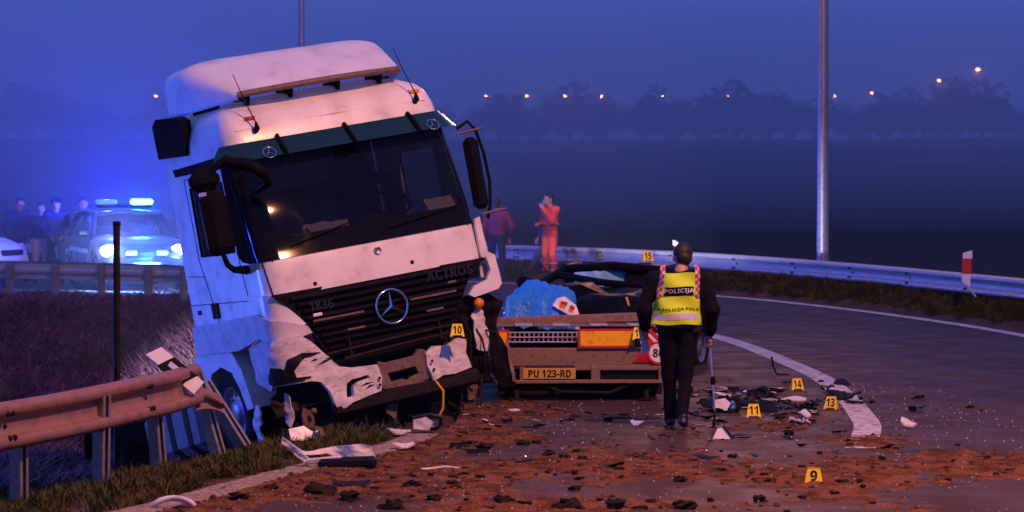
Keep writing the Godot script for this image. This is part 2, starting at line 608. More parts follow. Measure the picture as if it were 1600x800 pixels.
func land(x: float, z: float) -> float:   # height of the open ground
	var p := Vector2(x, z)
	if z > -90.0 and absf(x) < 40.0 and in_road(p):
		return -0.16
	var dl := line_distance(p, left_edge)
	var dr := line_distance(p, outer_edge)
	var h := 0.0
	var lump := noise.get_noise_2d(x * 30.0, z * 30.0) * 0.05 + noise.get_noise_2d(x * 8.0, z * 8.0) * 0.06
	if dl < dr:   # inside of the bend: narrow verge, then the ditch
		h = lerpf(0.03, 0.0, smoothstep(0.0, 1.0, dl))
		h -= 1.45 * smoothstep(0.9, 4.2, dl) * smoothstep(-20.0, -27.0, z) * smoothstep(-56.0, -47.0, z)
		h += 0.5 * smoothstep(5.0, 9.0, dl) * smoothstep(-20.0, -27.0, z)
		if z > -32.0 and dl < 0.7:
			lump *= 0.3
	else:   # outside: a raised bank that carries the crash barrier, then the field
		h = lerpf(0.03, 0.22, smoothstep(0.2, 1.0, dr)) - 1.1 * smoothstep(2.4, 7.0, dr)
		lump *= smoothstep(0.0, 0.8, dr)
	h -= 0.34 * exp(-pow((x + 1.7) / 1.0, 2.0) - pow((z + 32.9) / 1.3, 2.0))
	if z < -150.0:
		h += 6.0 * smoothstep(-160.0, -520.0, z) + noise.get_noise_2d(x * 0.4, z * 0.4) * 1.2 * smoothstep(-160.0, -400.0, z)
	return h + lump

func strip(name_: String, l: PackedVector2Array, half: float, y: float, m: Material, from := 0.0, parent: Node = null) -> MeshInstance3D:
	var s := st()
	var rows := []
	for i in l.size():
		var d := (l[mini(i + 1, l.size() - 1)] - l[maxi(i - 1, 0)]).normalized()
		var n := Vector2(-d.y, d.x)
		var w := half * (1.0 + 0.05 * noise.get_noise_1d(i * 40.0)) * (1.0 if from == 0.0 else smoothstep(-2.0, from, i))
		rows.append(PackedVector3Array([Vector3(l[i].x + n.x * w, y, l[i].y + n.y * w), Vector3(l[i].x - n.x * w, y, l[i].y - n.y * w)]))
	loft(s, rows)
	return put(name_, s, m, parent, "structure")

func soil_mask(x: float, z: float) -> float:   # where earth from the verge lies on the asphalt
	var n := soil_noise.get_noise_2d(x, z * 0.55)
	var f := (soil_noise.get_noise_2d(x * 9.0 + 50.0, z * 6.0) + 1.2 * noise.get_noise_2d(x * 330.0, z * 330.0))
	var band := exp(-pow((z + 26.0 + 0.25 * x) / 3.6, 2.0)) * exp(-pow((x - 0.4) / 3.2, 2.0)) * 0.62
	var edge := 0.75 * exp(-pow(line_distance(Vector2(x, z), left_edge) / 0.9, 2.0)) * smoothstep(-36.0, -32.0, z)
	var tail := 0.95 * exp(-pow((x - 3.3) / 0.55, 2.0) - pow((z + 29.7) / 0.9, 2.0))
	var thrown := 0.72 * exp(-pow((x - 5.3) / 1.9, 2.0) - pow((z + 27.2) / 2.4, 2.0))
	return maxf(maxf(band, thrown), maxf(edge, tail)) + n * 0.62 + f * 0.3 - 0.41

func ground() -> void:
	left_edge = smooth_line(pv([-4.9, -17, -3.4, -21.5, -2.6, -23.8, -1.8, -26.4, -0.95, -29, -0.6, -31.3, -0.55, -34, -0.7, -38, -1.2, -43, -2.3, -49, -3.5, -54.4, -8, -58.2, -14, -60.3, -32, -62]))
	outer_edge = smooth_line(pv([9.3, -12, 9.3, -22, 9.0, -32, 8.5, -40, 7.9, -46.9, 7.35, -50.2, 6.65, -53.1, 5.2, -57.9, 4.1, -60.6, 1.7, -64.8, -3, -69.2, -10, -71.8, -20, -73.4, -32, -74]))
	road_poly = left_edge.duplicate()
	var back := outer_edge.duplicate()
	back.reverse()
	road_poly.append_array(back)
	# the open ground: fine near the road, coarse to the horizon
	var xs := []
	var zs := []
	var x := -900.0
	while x < 900.0:
		xs.append(x)
		x += 0.3 if absf(x) < 13.0 else clampf((absf(x) - 12.0) * 0.22, 0.5, 60.0) if x > 0.0 else clampf((absf(x) - 12.9) * 0.2, 0.45, 60.0)
	var z := 30.0
	while z > -1400.0:
		zs.append(z)
		z -= 0.4 if z < -19.0 and z > -76.0 else clampf(absf(z + 48.0) * 0.1 - 2.2, 0.5, 60.0)
	var s := st()
	var rows := []
	for zz in zs:
		var row := PackedVector3Array()
		for xx in xs:
			row.append(Vector3(xx, land(xx, zz), zz))
		rows.append(row)
	loft(s, rows)
	put("field", s, M.turf, null, "structure")
	# asphalt, as one sheet between its two edges
	s = st()
	rows = []
	for i in left_edge.size():
		var row := PackedVector3Array()
		for k in 9:
			var p := left_edge[i].lerp(outer_edge[i], k / 8.0)
			row.append(Vector3(p.x, 0.0, p.y))
		rows.append(row)
	for e in [0, 8]:   # the broken edge of the asphalt has a thickness
		var a := []
		for r in rows:
			a.append(PackedVector3Array([r[e], r[e] + Vector3(0, -0.2, 0)]))
		loft(s, a, false, false)
	loft(s, rows)
	put("road", s, M.asphalt, null, "structure")
	strip("edge_marking", smooth_line(pv([9.1, -12, 8.9, -22, 8.65, -32, 8.1, -40, 7.5, -46.9, 6.3, -52.8, 4.9, -57.4, 3.82, -59.9, 1.45, -64.0, -3.1, -68.4, -10, -71, -20, -72.6, -32, -73.2])), 0.12, 0.005, M.road_white)
	strip("lane_marking", smooth_line(pv([3.15, -28.9, 3.4, -30.6, 3.54, -32.1, 3.68, -36, 3.59, -39.8, 2.95, -46.8, 1.5, -52, -1.2, -56.6, -5.5, -60.5, -12, -63, -32, -65])), 0.135, 0.005, M.road_white)
	# the concrete strip along the near verge, cast in bays
	var kerb := PackedVector2Array()
	for i in left_edge.size():
		if left_edge[i].y > -30.2 and left_edge[i].y < -19.0:
			kerb.append(left_edge[i])
	s = st()
	for i in kerb.size() - 1:
		var a := kerb[i]
		var b := kerb[i + 1]
		var d := b - a
		var tr := Transform3D(Basis(Vector3.UP, -d.angle()), Vector3((a.x + b.x) * 0.5, 0.0, (a.y + b.y) * 0.5))
		bx(s, Vector3(0, -0.02, -0.12 + 0.01 * (i % 2)), Vector3(d.length() - 0.008, 0.1, 0.3), tr, 0.012)
	put("kerb", s, M.concrete, null, "structure")
	# earth dragged onto the road: a thin lumpy sheet with a ragged outline
	soil_noise.seed = 5
	soil_noise.frequency = 0.5
	soil_noise.fractal_octaves = 5
	s = st()
	s.set_smooth_group(0)
	var c := 0.05
	var w := 210
	var dd := 270
	var hs := PackedFloat32Array()
	for j in dd:
		for i in w:
			hs.append(soil_mask(-3.6 + i * c, -36.0 + j * c))
	var pt := func(i: int, j: int) -> Vector3:
		var m := hs[j * w + i]
		var pn := noise.get_noise_2d(i * 37.0, j * 37.0) * 0.014
		return Vector3(-3.6 + i * c, clampf(m * 0.06, -0.03, 0.03) + pn * clampf(m * 8.0, 0.0, 1.0), -36.0 + j * c)
	for j in dd - 1:
		for i in w - 1:
			if maxf(maxf(hs[j * w + i], hs[j * w + i + 1]), maxf(hs[j * w + w + i], hs[j * w + w + i + 1])) > 0.0 and in_road(Vector2(-3.6 + i * c, -36.0 + j * c)):
				q4(s, pt.call(i, j), pt.call(i + 1, j), pt.call(i + 1, j + 1), pt.call(i, j + 1))
	tag(put("spilled_soil", s, M.soil, null, "stuff"), "thin brown earth dragged from the verge across the asphalt", "soil")

func scatter(called: String, label: String, category: String, mesh: Mesh, m: Material, places: Array, tint := false) -> void:   # stuff: a MultiMesh; places: [Transform3D, Color]
	var mm := MultiMesh.new()
	mm.transform_format = MultiMesh.TRANSFORM_3D
	mm.use_colors = tint
	mm.mesh = mesh
	mm.instance_count = places.size()
	for i in places.size():
		mm.set_instance_transform(i, places[i][0])
		if tint:
			mm.set_instance_color(i, places[i][1])
	var o := MultiMeshInstance3D.new()
	o.name = numbered(called)
	o.multimesh = mm
	o.material_override = m
	o.set_meta("kind", "stuff")
	add_child(o)
	tag(o, label, category)

func done(s: SurfaceTool) -> ArrayMesh:
	s.generate_normals()
	return s.commit()

func rock_mesh(sd: int, rough := 0.35) -> ArrayMesh:
	var s := st()
	var r := RandomNumberGenerator.new()
	r.seed = sd
	var rings := []
	for i in 8:
		var ring := PackedVector3Array()
		var a := PI * i / 7.0
		for k in 11:
			var b := TAU * k / 11.0
			var d := 1.0 + r.randf_range(-rough, rough)
			ring.append(Vector3(sin(a) * cos(b), cos(a), sin(a) * sin(b)) * (d if i > 0 and i < 7 else 1.0))
		rings.append(ring)
	loft(s, rings, true, false)
	return done(s)

func tuft_mesh(sd: int, blades: int, h: float) -> ArrayMesh:
	var s := st()
	var r := RandomNumberGenerator.new()
	r.seed = sd
	for i in blades:
		var a := r.randf() * TAU
		var o := Vector3(cos(a), 0, sin(a)) * r.randf() * 0.06
		var lean := Vector3(cos(a + r.randf()), 0, sin(a + r.randf())) * r.randf_range(0.1, 0.7) * h
		var hh := h * r.randf_range(0.5, 1.0)
		var side := Vector3(-sin(a), 0, cos(a)) * r.randf_range(0.004, 0.008)
		var mid := o + lean * 0.35 + Vector3(0, hh * 0.6, 0)
		q4(s, o - side, o + side, mid + side * 0.8, mid - side * 0.8)
		t3(s, mid - side * 0.8, mid + side * 0.8, o + lean + Vector3(0, hh, 0))
	return done(s)

func greenery() -> void:
	var near := []
	var n := 0
	while near.size() < 9000 and n < 60000:
		n += 1
		var x := rng.randf_range(-9.5, 0.5)
		var z := -rng.randf_range(21.5, 46.0)
		if x < -0.17 * absf(z) - 0.6:
			continue
		var p := Vector2(x, z)
		var dl := line_distance(p, left_edge)
		if in_road(p) or dl < 0.28 or Vector2(x + 1.1, (z + 32.9) * 0.7).length() < 1.75 or (rng.randf() < 0.35 + soil_noise.get_noise_2d(x * 1.5, z) * 0.9):
			continue
		var k := rng.randf_range(0.5, 1.25)
		var dry := rng.randf()
		near.append([Transform3D(Basis(Vector3.UP, rng.randf() * TAU).scaled(Vector3(k * 1.2, k, k * 1.2)), Vector3(x, land(x, z) - 0.01, z)), Color(0.9 + dry * 0.8, 1.0 - dry * 0.2, 0.8, 1)])
	scatter("verge_grass", "short trampled grass on the verge below the bent barrier", "grass", tuft_mesh(3, 12, 0.14), M.grass_blade, near, true)
	var dry_tufts := []
	var r2 := RandomNumberGenerator.new()
	r2.seed = 31
	n = 0
	while dry_tufts.size() < 9000 and n < 60000:
		n += 1
		var x := rng.randf_range(-13.0, -0.5)
		var z := -rng.randf_range(38.0, 60.0)
		if x < -0.17 * absf(z) - 0.6 or in_road(Vector2(x, z)) or soil_noise.get_noise_2d(x * 0.8 + 30.0, z * 0.5) > rng.randf_range(0.05, 0.5) or Vector2(x + 3.6, z + 37.0).length() < 3.0:
			continue
		var k := rng.randf_range(0.5, 1.3)
		dry_tufts.append([Transform3D(Basis(Vector3.UP, rng.randf() * TAU).scaled(Vector3(k * 1.8, k, k * 1.8)), Vector3(x, land(x, z) - 0.01, z)), Color(0.75, 0.9, 0.7).lerp(Color(1.2, 0.8, 1.0), clampf(0.5 + soil_noise.get_noise_2d(x, z * 0.6) * 1.4, 0.0, 1.0)) * r2.randf_range(0.5, 1.35)])
	scatter("ditch_grass", "dull dry grass over the hollow between the two barriers", "grass", tuft_mesh(5, 12, 0.2), M.dry_blade, dry_tufts, true)
	var far := []
	n = 0
	while far.size() < 7000 and n < 40000:
		n += 1
		var i := rng.randi_range(14, outer_edge.size() - 20)
		var d := (outer_edge[i + 1] - outer_edge[i])
		var out := Vector2(-d.y, d.x).normalized()
		var o := outer_edge[i].lerp(outer_edge[i + 1], rng.randf())
		var p := o + out * rng.randf_range(0.25, 3.2)
		if in_road(p):
			p = o - out * rng.randf_range(0.25, 3.2)
		if in_road(p) or rng.randf() < 0.3 + soil_noise.get_noise_2d(p.x, p.y):
			continue
		var k := rng.randf_range(0.6, 1.4)
		var dry := rng.randf()
		far.append([Transform3D(Basis(Vector3.UP, rng.randf() * TAU).scaled(Vector3(k * 1.5, k, k * 1.5)), Vector3(p.x, land(p.x, p.y) - 0.01, p.y)), Color(1.0 + dry * 0.9, 1.0 - dry * 0.15, 0.8, 1)])
	scatter("bank_grass", "rough grass along the bank under the far barrier", "grass", tuft_mesh(4, 12, 0.17), M.grass_blade, far, true)
	# the wood on the horizon, one mass
	var s := st()
	var r := RandomNumberGenerator.new()
	r.seed = 9
	for i in 420:
		var d := Vector3(r.randfn(), r.randfn(), r.randfn()).normalized() * pow(r.randf(), 0.4)
		var c := Vector3(d.x * 3.2, 5.6 + d.y * 3.6, d.z * 3.2) * (1.0 + 0.25 * sin(d.x * 5.0 + d.y * 4.0))
		var a := Vector3(r.randfn(), r.randfn(), r.randfn()).normalized() * r.randf_range(0.25, 0.7)
		var b := a.cross(Vector3(r.randfn(), r.randfn(), r.randfn())).normalized() * r.randf_range(0.25, 0.6)
		q4(s, c - a, c + b, c + a, c - b)
	tube(s, [Vector3(0, -1, 0), Vector3(0.2, 3, 0), Vector3(0, 6, 0.2)], [0.35, 0.25, 0.12], 6)
	for i in 5:
		tube(s, [Vector3(0, 2.5 + i * 0.5, 0), Vector3(cos(i * 2.4) * 1.8, 5.0 + i * 0.5, sin(i * 2.4) * 1.8)], [0.12, 0.04], 5)
	var wood := []
	for i in 340:
		var x := rng.randf_range(-170, 170)
		var z := -540.0 - rng.randf_range(0, 60) + x * 0.1
		var clump := 0.75 + 0.5 * noise.get_noise_1d(x * 3.0)
		var k := rng.randf_range(0.6, 1.1) * clump
		wood.append([Transform3D(Basis(Vector3.UP, rng.randf() * TAU).scaled(Vector3(k * rng.randf_range(0.9, 1.5), k, k * 1.2)), Vector3(x, land(x, z) - 0.3, z)), Color.WHITE])
	scatter("distant_wood", "dim line of trees beyond the dark field", "wood", done(s), M.leafage, wood)

# ---------------------------------------------------------------- crash barriers
func wave(y: float) -> float:   # W section, y from -1 to 1: how far it stands proud
	return 0.04 * (1.0 - cos((y * 1.5) * PI * 1.333)) if absf(y) < 1.0 else 0.0

func beam(called: String, parent: Node, a: Vector3, b: Vector3, face: Vector3, m: Material, h := 0.31, sag := 0.0, over := 0.06) -> MeshInstance3D:
	var s := st()
	var along := (b - a).normalized()
	var up := along.cross(face).normalized()
	if up.y < 0.0:
		up = -up
	var rows := []
	var n := 10
	for i in n + 1:
		var t := float(i) / n
		var c := a.lerp(b, t) + along * (over if i == n else 0.0) + Vector3(0, -sag * sin(t * PI), 0) + face * (0.004 if i == n else 0.0)
		var row := PackedVector3Array()
		for k in [-1.0, -0.95, -0.9, -0.84, -0.67, -0.5, -0.45, -0.4, -0.35, -0.3, 0.0, 0.3, 0.35, 0.4, 0.45, 0.5, 0.67, 0.84, 0.9, 0.95, 1.0]:
			var dip := 0.07 * smoothstep(0.3, 0.5, absf(k)) * (1.0 - smoothstep(0.84, 1.0, absf(k)))
			row.append(c + up * (k * h * 0.5) + face * (dip - 0.03))
		rows.append(row)
	loft(s, rows)
	var rows2 := []   # the back of the sheet, 3 mm behind
	for row in rows:
		var r2 := PackedVector3Array()
		for p in row:
			r2.append(p - face * 0.004)
		rows2.append(r2)
	loft(s, rows2)
	var o := put(called, s, m, parent)
	s = st()
	for t in [[0.0, 0.5], [0.0, -0.5], [0.02, 0.5], [0.02, -0.5], [0.01, 0.0]]:
		var p: Vector3 = a + along * (0.03 + t[0] * 4.0) + up * (t[1] * h * 0.5) + face * (0.042 if t[1] != 0.0 else -0.025)
		lathe(s, [Vector2(0.022, -0.01), Vector2(0.02, 0.012), Vector2(0.0, 0.016)], 8, Transform3D(frame_at(face), p))
	put("bolt", s, M.steel_dark, o, "stuff")
	return o

func barrier_post(parent: Node, foot: Vector3, top: Vector3, face: Vector3, m: Material) -> void:   # a C-section post
	var s := st()
	var y := (top - foot).normalized()
	var x := y.cross(face).normalized()
	var tr := Transform3D(Basis(x, y, x.cross(y)), foot)
	var l := (top - foot).length()
	bx(s, Vector3(0, l * 0.5, -0.05), Vector3(0.1, l, 0.006), tr, 0.001)
	bx(s, Vector3(-0.05, l * 0.5, 0.0), Vector3(0.006, l, 0.1), tr, 0.001)
	bx(s, Vector3(0.05, l * 0.5, 0.0), Vector3(0.006, l, 0.1), tr, 0.001)
	bx(s, Vector3(-0.035, l * 0.5, 0.05), Vector3(0.03, l, 0.006), tr, 0.001)
	bx(s, Vector3(0.035, l * 0.5, 0.05), Vector3(0.03, l, 0.006), tr, 0.001)
	put("post", s, m, parent)

func barrier(called: String, label: String, path: PackedVector2Array, low: float, h: float, step: float, flip: float, m: Material, group: String) -> Node3D:
	var o := thing(called, label, "crash barrier", Vector3(path[0].x, 0, path[0].y), 0.0, group)
	var org := o.position
	var acc := 0.0
	for i in path.size() - 1:
		var a := path[i]
		var b := path[i + 1]
		var n2 := Vector2(-(b - a).y, (b - a).x).normalized() * flip
		var face := Vector3(n2.x, 0, n2.y)
		var ya := land(a.x, a.y) * 0.0 + low
		beam("rail_beam", o, Vector3(a.x, ya + h * 0.5, a.y) - org, Vector3(b.x, ya + h * 0.5, b.y) - org, face, m, h)
		var l := a.distance_to(b)
		while acc < l:
			var p: Vector2 = a.lerp(b, acc / l) - n2 * 0.1
			barrier_post(o, Vector3(p.x, land(p.x, p.y) - 0.1, p.y) - org, Vector3(p.x, low + h * 0.9, p.y) - org, face, M.zinc_post)
			acc += step
		acc -= l
	return o

func even(l: PackedVector2Array, step: float) -> PackedVector2Array:   # the same line in even steps
	var o := PackedVector2Array([l[0]])
	var left := step
	for i in l.size() - 1:
		var a := l[i]
		var d := l[i + 1].distance_to(a)
		while d >= left:
			a = a.move_toward(l[i + 1], left)
			o.append(a)
			d = a.distance_to(l[i + 1])
			left = step
		left -= d
	return o

func barriers() -> void:
	var far := even(smooth_line(pv([10.6, -38, 9.6, -45, 8.2, -51, 6.25, -58.2, 3.95, -64.3, 1.2, -68.6, -3.5, -72.4, -10, -75, -20, -76.6, -34, -77.4])), 2.6)
	barrier("crash_barrier", "long steel crash barrier along the outside of the bend, before the dark field", far, 0.33, 0.34, 0.87, -1.0, M.zinc, "crash barriers")
	var back := even(smooth_line(pv([-3.6, -53.0, -5.6, -55.6, -9, -57.9, -14, -59.5, -24, -60.8])), 4.0)
	barrier("crash_barrier", "steel crash barrier on the verge in front of the police car", back, 0.42, 0.31, 1.05, 1.0, M.zinc, "crash barriers")
	# the near barrier that the lorry tore open, built piece by piece
	var o := thing("crash_barrier", "bent crash barrier in the left foreground torn open by the lorry", "crash barrier", Vector3(-3.56, 0, -24.5), 0.0, "crash barriers")
	var g := o.position
	var face := Vector3(0.86, 0.08, 0.5).normalized()
	var j := [Vector3(-4.9, 0.58, -20.9), Vector3(-3.86, 0.6, -24.2), Vector3(-3.05, 0.64, -26.5), Vector3(-2.76, 0.65, -27.95)]
	for i in 3:
		beam("rail_beam", o, j[i] - g, j[i + 1] - g, face, M.old_zinc, 0.37, 0.01)
	# the torn end: the beam folds down and back
	var s := st()
	var rows := []
	for i in 7:
		var t := i / 6.0
		var row := PackedVector3Array()
		for k in 7:
			var u := k / 6.0 - 0.5
			row.append(Vector3(-2.76 + 0.2 * t + 0.03 * noise.get_noise_2d(t * 90, u * 90), 0.56 - 0.1 * t * t + u * 0.2 * (1.0 - 0.5 * t) - 0.03, -27.95 - 0.35 * t + 0.06 * sin(u * 9.0)) - g)
		rows.append(row)
	loft(s, rows)
	put("rail_end", s, M.old_zinc, o)
	for p in [[-4.75, -21.6, 0, 0, 0], [-3.68, -24.6, 0.0, 0.0, 0.0], [-3.2, -25.75, 0.02, 0.0, 0.02], [-2.85, -27.0, -0.06, 0.0, 0.05], [-2.42, -28.2, -0.26, 0.0, -0.1], [-2.15, -28.6, -0.5, -0.12, -0.15]]:
		var foot := Vector3(p[0] - 0.13, land(p[0], p[1]) - 0.15, p[1] - 0.07)
		barrier_post(o, foot - g, Vector3(p[0] + p[2] - 0.13, 0.72 + p[3], p[1] + p[4] - 0.07) - g, face, M.zinc_post)

# ---------------------------------------------------------------- lamps, posts
func omni(parent: Node, at: Vector3, c: Color, energy: float, size := 0.15) -> void:
	var l := OmniLight3D.new()
	l.name = "bulb_light"
	l.light_color = c
	l.light_energy = energy
	l.omni_range = 120.0
	l.omni_attenuation = 2.0
	l.light_size = size
	l.shadow_enabled = true
	parent.add_child(l, true)
	l.position = at

func street_lamp(label: String, at: Vector3, turn: float, h: float, r: float, arm: float, energy: float, lens: Material, group: String, size := 0.2) -> Node3D:
	var o := thing("street_lamp", label, "street lamp", at, turn, group)
	var s := st()
	tube(s, [Vector3.ZERO, Vector3(0, h * 0.4, 0), Vector3(0, h, 0)], [r, r * 0.88, r * 0.55], 14)
	lathe(s, [Vector2(r * 1.7, 0.0), Vector2(r * 1.7, 0.03), Vector2(r * 1.2, 0.06), Vector2(r * 1.15, 0.35), Vector2(r, 0.4)], 14, Transform3D())
	put("pole", s, M.pole_grey, o)
	s = st()
	tube(s, [Vector3(0, h - 0.05, 0), Vector3(arm * 0.15, h + 0.35, 0), Vector3(arm * 0.6, h + 0.55, 0), Vector3(arm, h + 0.6, 0)], [r * 0.55, r * 0.5, r * 0.42, r * 0.4], 10)
	put("arm", s, M.pole_grey, o)
	s = st()
	bx(s, Vector3(arm + 0.2, h + 0.64, 0), Vector3(0.75, 0.14, 0.3), Transform3D(), 0.05)
	put("lamp_head", s, M.pole_grey, o)
	s = st()
	lathe(s, [Vector2(0.0, 0.0), Vector2(size * 0.6, 0.03), Vector2(size, size * 0.75)], 14, Transform3D(Basis(), Vector3(arm + 0.2, h + 0.57 - size * 0.75, 0)))
	put("lamp_lens", s, lens, o)
	if energy > 0.0:
		omni(o, Vector3(arm + 0.2, h + 0.5 - size, 0), lin(1.0, 0.37, 0.17) if energy > 20.0 else Color(1, 0.6, 0.3), energy, size)
	return o

func delineator(parent: Node, tr: Transform3D, h: float) -> void:   # white post with a slanted top, a dark band and a reflector
	var s := st()
	prism(s, pv([-0.07, 0, 0.07, 0, 0.07, h - 0.06, -0.07, h]), 0.05, tr)
	put("post_body", s, M.sign_white, parent)
	s = st()
	prism(s, pv([-0.073, h - 0.4, 0.073, h - 0.46, 0.073, h - 0.2, -0.073, h - 0.14]), 0.056, tr * Transform3D(Basis(), Vector3(0, 0, 0.003)))
	put("dark_band", s, M.ink, parent)
	s = st()
	bx(s, Vector3(0, h - 0.3, 0.006), Vector3(0.05, 0.19, 0.008), tr, 0.003)
	put("reflector", s, M.reflector_tape, parent)

func street() -> void:
	street_lamp("tall lamp behind the photographer's right shoulder that lights the wreck orange", Vector3(8.0, 0.0, -21.4), PI, 13.5, 0.11, 1.6, LAMP_E, M.sodium_lit, "street lamps by the bend", 0.11)
	street_lamp("tall grey lamp column standing behind the barrier before the dark field", Vector3(6.1, -0.1, -62.8), PI, 10.5, 0.125, 1.4, 38.0, M.sodium_lit, "street lamps by the bend")
	street_lamp("thin lamp column rising behind the lorry's white roof", Vector3(-5.45, -0.1, -83.0), -PI / 2, 11.5, 0.1, 1.4, 0.0, M.lens_clear, "street lamps by the bend")
	var far := [[-43.5, -390, "farthest left of the small lit lamps, left of the lorry's roof"], [-3.7, -440, "dim lamp on the horizon nearest the lorry's mirror"], [1.8, -420, "second small lamp from the lorry on the horizon"], [6.6, -410, "third small lamp from the lorry on the horizon"], [11.1, -402, "bright fourth small lamp from the lorry on the horizon"], [20.5, -440, "very faint lamp above the middle of the field"], [27.5, -410, "single faint lamp left of the tall grey column"], [43.0, -428, "dim lamp just right of the tall grey column"], [45.0, -402, "bright lamp over the field right of the tall grey column"], [42.9, -323, "second highest small lamp at the upper right"], [40.7, -281, "highest small lamp at the far upper right"]]
	for i in far.size():
		var f = far[i]
		var y: float = 2.67 + (88.0 if i < 8 else [93.0, 112.0, 129.0][i - 8]) * absf(f[1]) / 5000.0
		var gy: float = land(f[0], f[1])
		var dim := i in [1, 5, 7, 6]
		street_lamp(f[2], Vector3(f[0], gy, f[1]), 0.6, y - gy - 0.4, 0.035, 0.0, 4.0 if dim else 10.0, M.sodium_dim if dim else M.sodium_far, "small lamps on the road beyond the field", 0.09 if dim else 0.14)
	# bare post by the near barrier
	var o := thing("sign_post", "thin bare steel post standing behind the bent near barrier", "post", Vector3(-3.3, 0, -26.7))
	var s := st()
	tube(s, [Vector3(0, -0.2, 0), Vector3(0.0, 2.08, 0)], 0.03, 10)
	put("post_tube", s, M.steel_dark, o)
	s = st()
	lathe(s, [Vector2(0.034, 0), Vector2(0.034, 0.03), Vector2(0.0, 0.04)], 10, Transform3D(Basis(), Vector3(0, 2.07, 0)))
	put("cap", s, M.black_plastic, o)
	# two delineators: one bent over on the torn barrier, one upright on the far barrier
	o = thing("delineator_post", "white delineator with a dark band bent over the torn barrier end", "delineator", Vector3(-2.74, 0.62, -27.8), 0.0, "delineators on the barriers")
	delineator(o, Transform3D(Basis(Vector3.FORWARD, -0.88) * Basis(Vector3.UP, 0.35), Vector3(0.03, 0.02, 0.14)), 0.54)
	o = thing("delineator_post", "small white delineator head on the far barrier behind the officer's head", "delineator", Vector3(3.36, 0.5, -65.75), 0.0, "delineators on the barriers")
	delineator(o, Transform3D(Basis.from_scale(Vector3(0.8, 0.8, 0.8)), Vector3(0, 0.0, 0)), 0.5)
	o = thing("delineator_post", "upright delineator with red and white bands on the far right barrier", "delineator", Vector3(7.35, 0.6, -51.8), 0.0, "delineators on the barriers")
	s = st()
	prism(s, pv([-0.075, 0.37, 0.075, 0.37, 0.075, 0.5, -0.075, 0.46]), 0.05, Transform3D(Basis(), Vector3(0.03, 0, 0)))
	put("post_top", s, M.sign_white, o)
	s = st()
	prism(s, pv([-0.075, 0.12, 0.075, 0.12, 0.075, 0.37, -0.075, 0.37]), 0.05, Transform3D(Basis(), Vector3(0.02, 0, 0)))
	put("dark_band", s, M.hatch_red, o)
	s = st()
	prism(s, pv([-0.07, 0.0, 0.06, -0.1, 0.07, 0.12, -0.07, 0.12]), 0.05, Transform3D(Basis(), Vector3(0.01, 0, 0)))
	put("post_foot", s, M.sign_white, o)
	s = st()
	tube(s, [Vector3(0.05, -0.1, 0), Vector3(0.16, -0.25, 0.02)], 0.02, 6)
	put("bracket", s, M.silver, o)

const LAMP_E := 375.0
const BLUE_E := 60.0

# ---------------------------------------------------------------- the lorry
# Own axes: x to the photographer's right, y up, z out of its nose; (0, 0, 0) under the middle of the front.
func pick(tab: Array, y: float) -> float:
	for i in tab.size() - 1:
		if y <= tab[i + 1][0]:
			return lerpf(tab[i][1], tab[i + 1][1], clampf((y - tab[i][0]) / (tab[i + 1][0] - tab[i][0]), 0.0, 1.0))
	return tab[tab.size() - 1][1]

func cab(u: float, y: float, off: float) -> Vector3:   # u runs round the cab: across the front, round the corner, back along the side
	var zf := pick([[0.3, 0.0], [1.72, 0.0], [2.08, -0.04], [2.2, -0.09], [3.14, -0.385], [3.25, -0.42], [3.45, -0.47], [3.6, -0.54], [3.68, -0.63], [3.74, -0.8]], y)
	if y > 2.1 and y < 3.2:
		zf += 0.03 * (1.0 - pow((y - 2.65) / 0.55, 2.0))
	var w := pick([[0.3, 1.25], [3.25, 1.25], [3.45, 1.235], [3.6, 1.19], [3.68, 1.13], [3.74, 1.04]], y) / 1.25
	var a := absf(u)
	var p: Vector3
	var n: Vector3
	if a <= 1.09:
		p = Vector3(a, y, zf - 0.05 * pow(a / 1.09, 2.0))
		n = Vector3(0.09 * a, 0, 1)
	elif a <= 1.34:
		var t := (a - 1.09) / 0.25 * PI * 0.5
		p = Vector3(1.09 + 0.16 * sin(t), y, zf - 0.05 - 0.16 + 0.16 * cos(t))
		n = Vector3(sin(t), 0, cos(t))
	else:
		p = Vector3(1.25, y, -0.21 - (a - 1.34) + zf * clampf(1.0 - (a - 1.34) / 1.2, 0.0, 1.0))
		n = Vector3(1, 0, 0)
	p = Vector3(p.x * w, p.y, p.z) + n.normalized() * off
	return Vector3(p.x * signf(u) if u != 0.0 else 0.0, p.y, p.z)

func mirrored(p: PackedVector2Array) -> PackedVector2Array:
	var o := PackedVector2Array()
	for v in p:
		o.append(Vector2(-v.x, v.y))
	return o

func on_cab(called: String, poly: PackedVector2Array, m: Material, parent: Node, thick := 0.012, off := 0.006, amp := 0.0, cell := 0.09, holes := []) -> MeshInstance3D:
	var s := st()
	panel(s, poly, holes, thick, cab, cell, amp, 3.0, off)
	return put(called, s, m, parent)

func on_flat(called: String, poly: PackedVector2Array, z: float, m: Material, parent: Node, thick := 0.03, amp := 0.0, cell := 0.06, holes := [], tilt := 0.0) -> MeshInstance3D:
	var s := st()
	panel(s, poly, holes, thick, flatmap(Transform3D(Basis(Vector3.RIGHT, tilt), Vector3(0, 0, z))), cell, amp, 3.0)
	return put(called, s, m, parent)

func side_map(x: float) -> Callable:   # (z, y) on the side of the cab
	return func(z: float, y: float, o: float) -> Vector3: return Vector3(x + (o if x > 0.0 else -o), y, z)

func seam(called: String, pts: Array, m: Material, parent: Node, r := 0.006) -> void:
	var s := st()
	var p := []
	for i in range(0, pts.size(), 2):
		p.append(cab(pts[i], pts[i + 1], 0.001))
	tube(s, p, r, 6)
	put(called, s, m, parent)

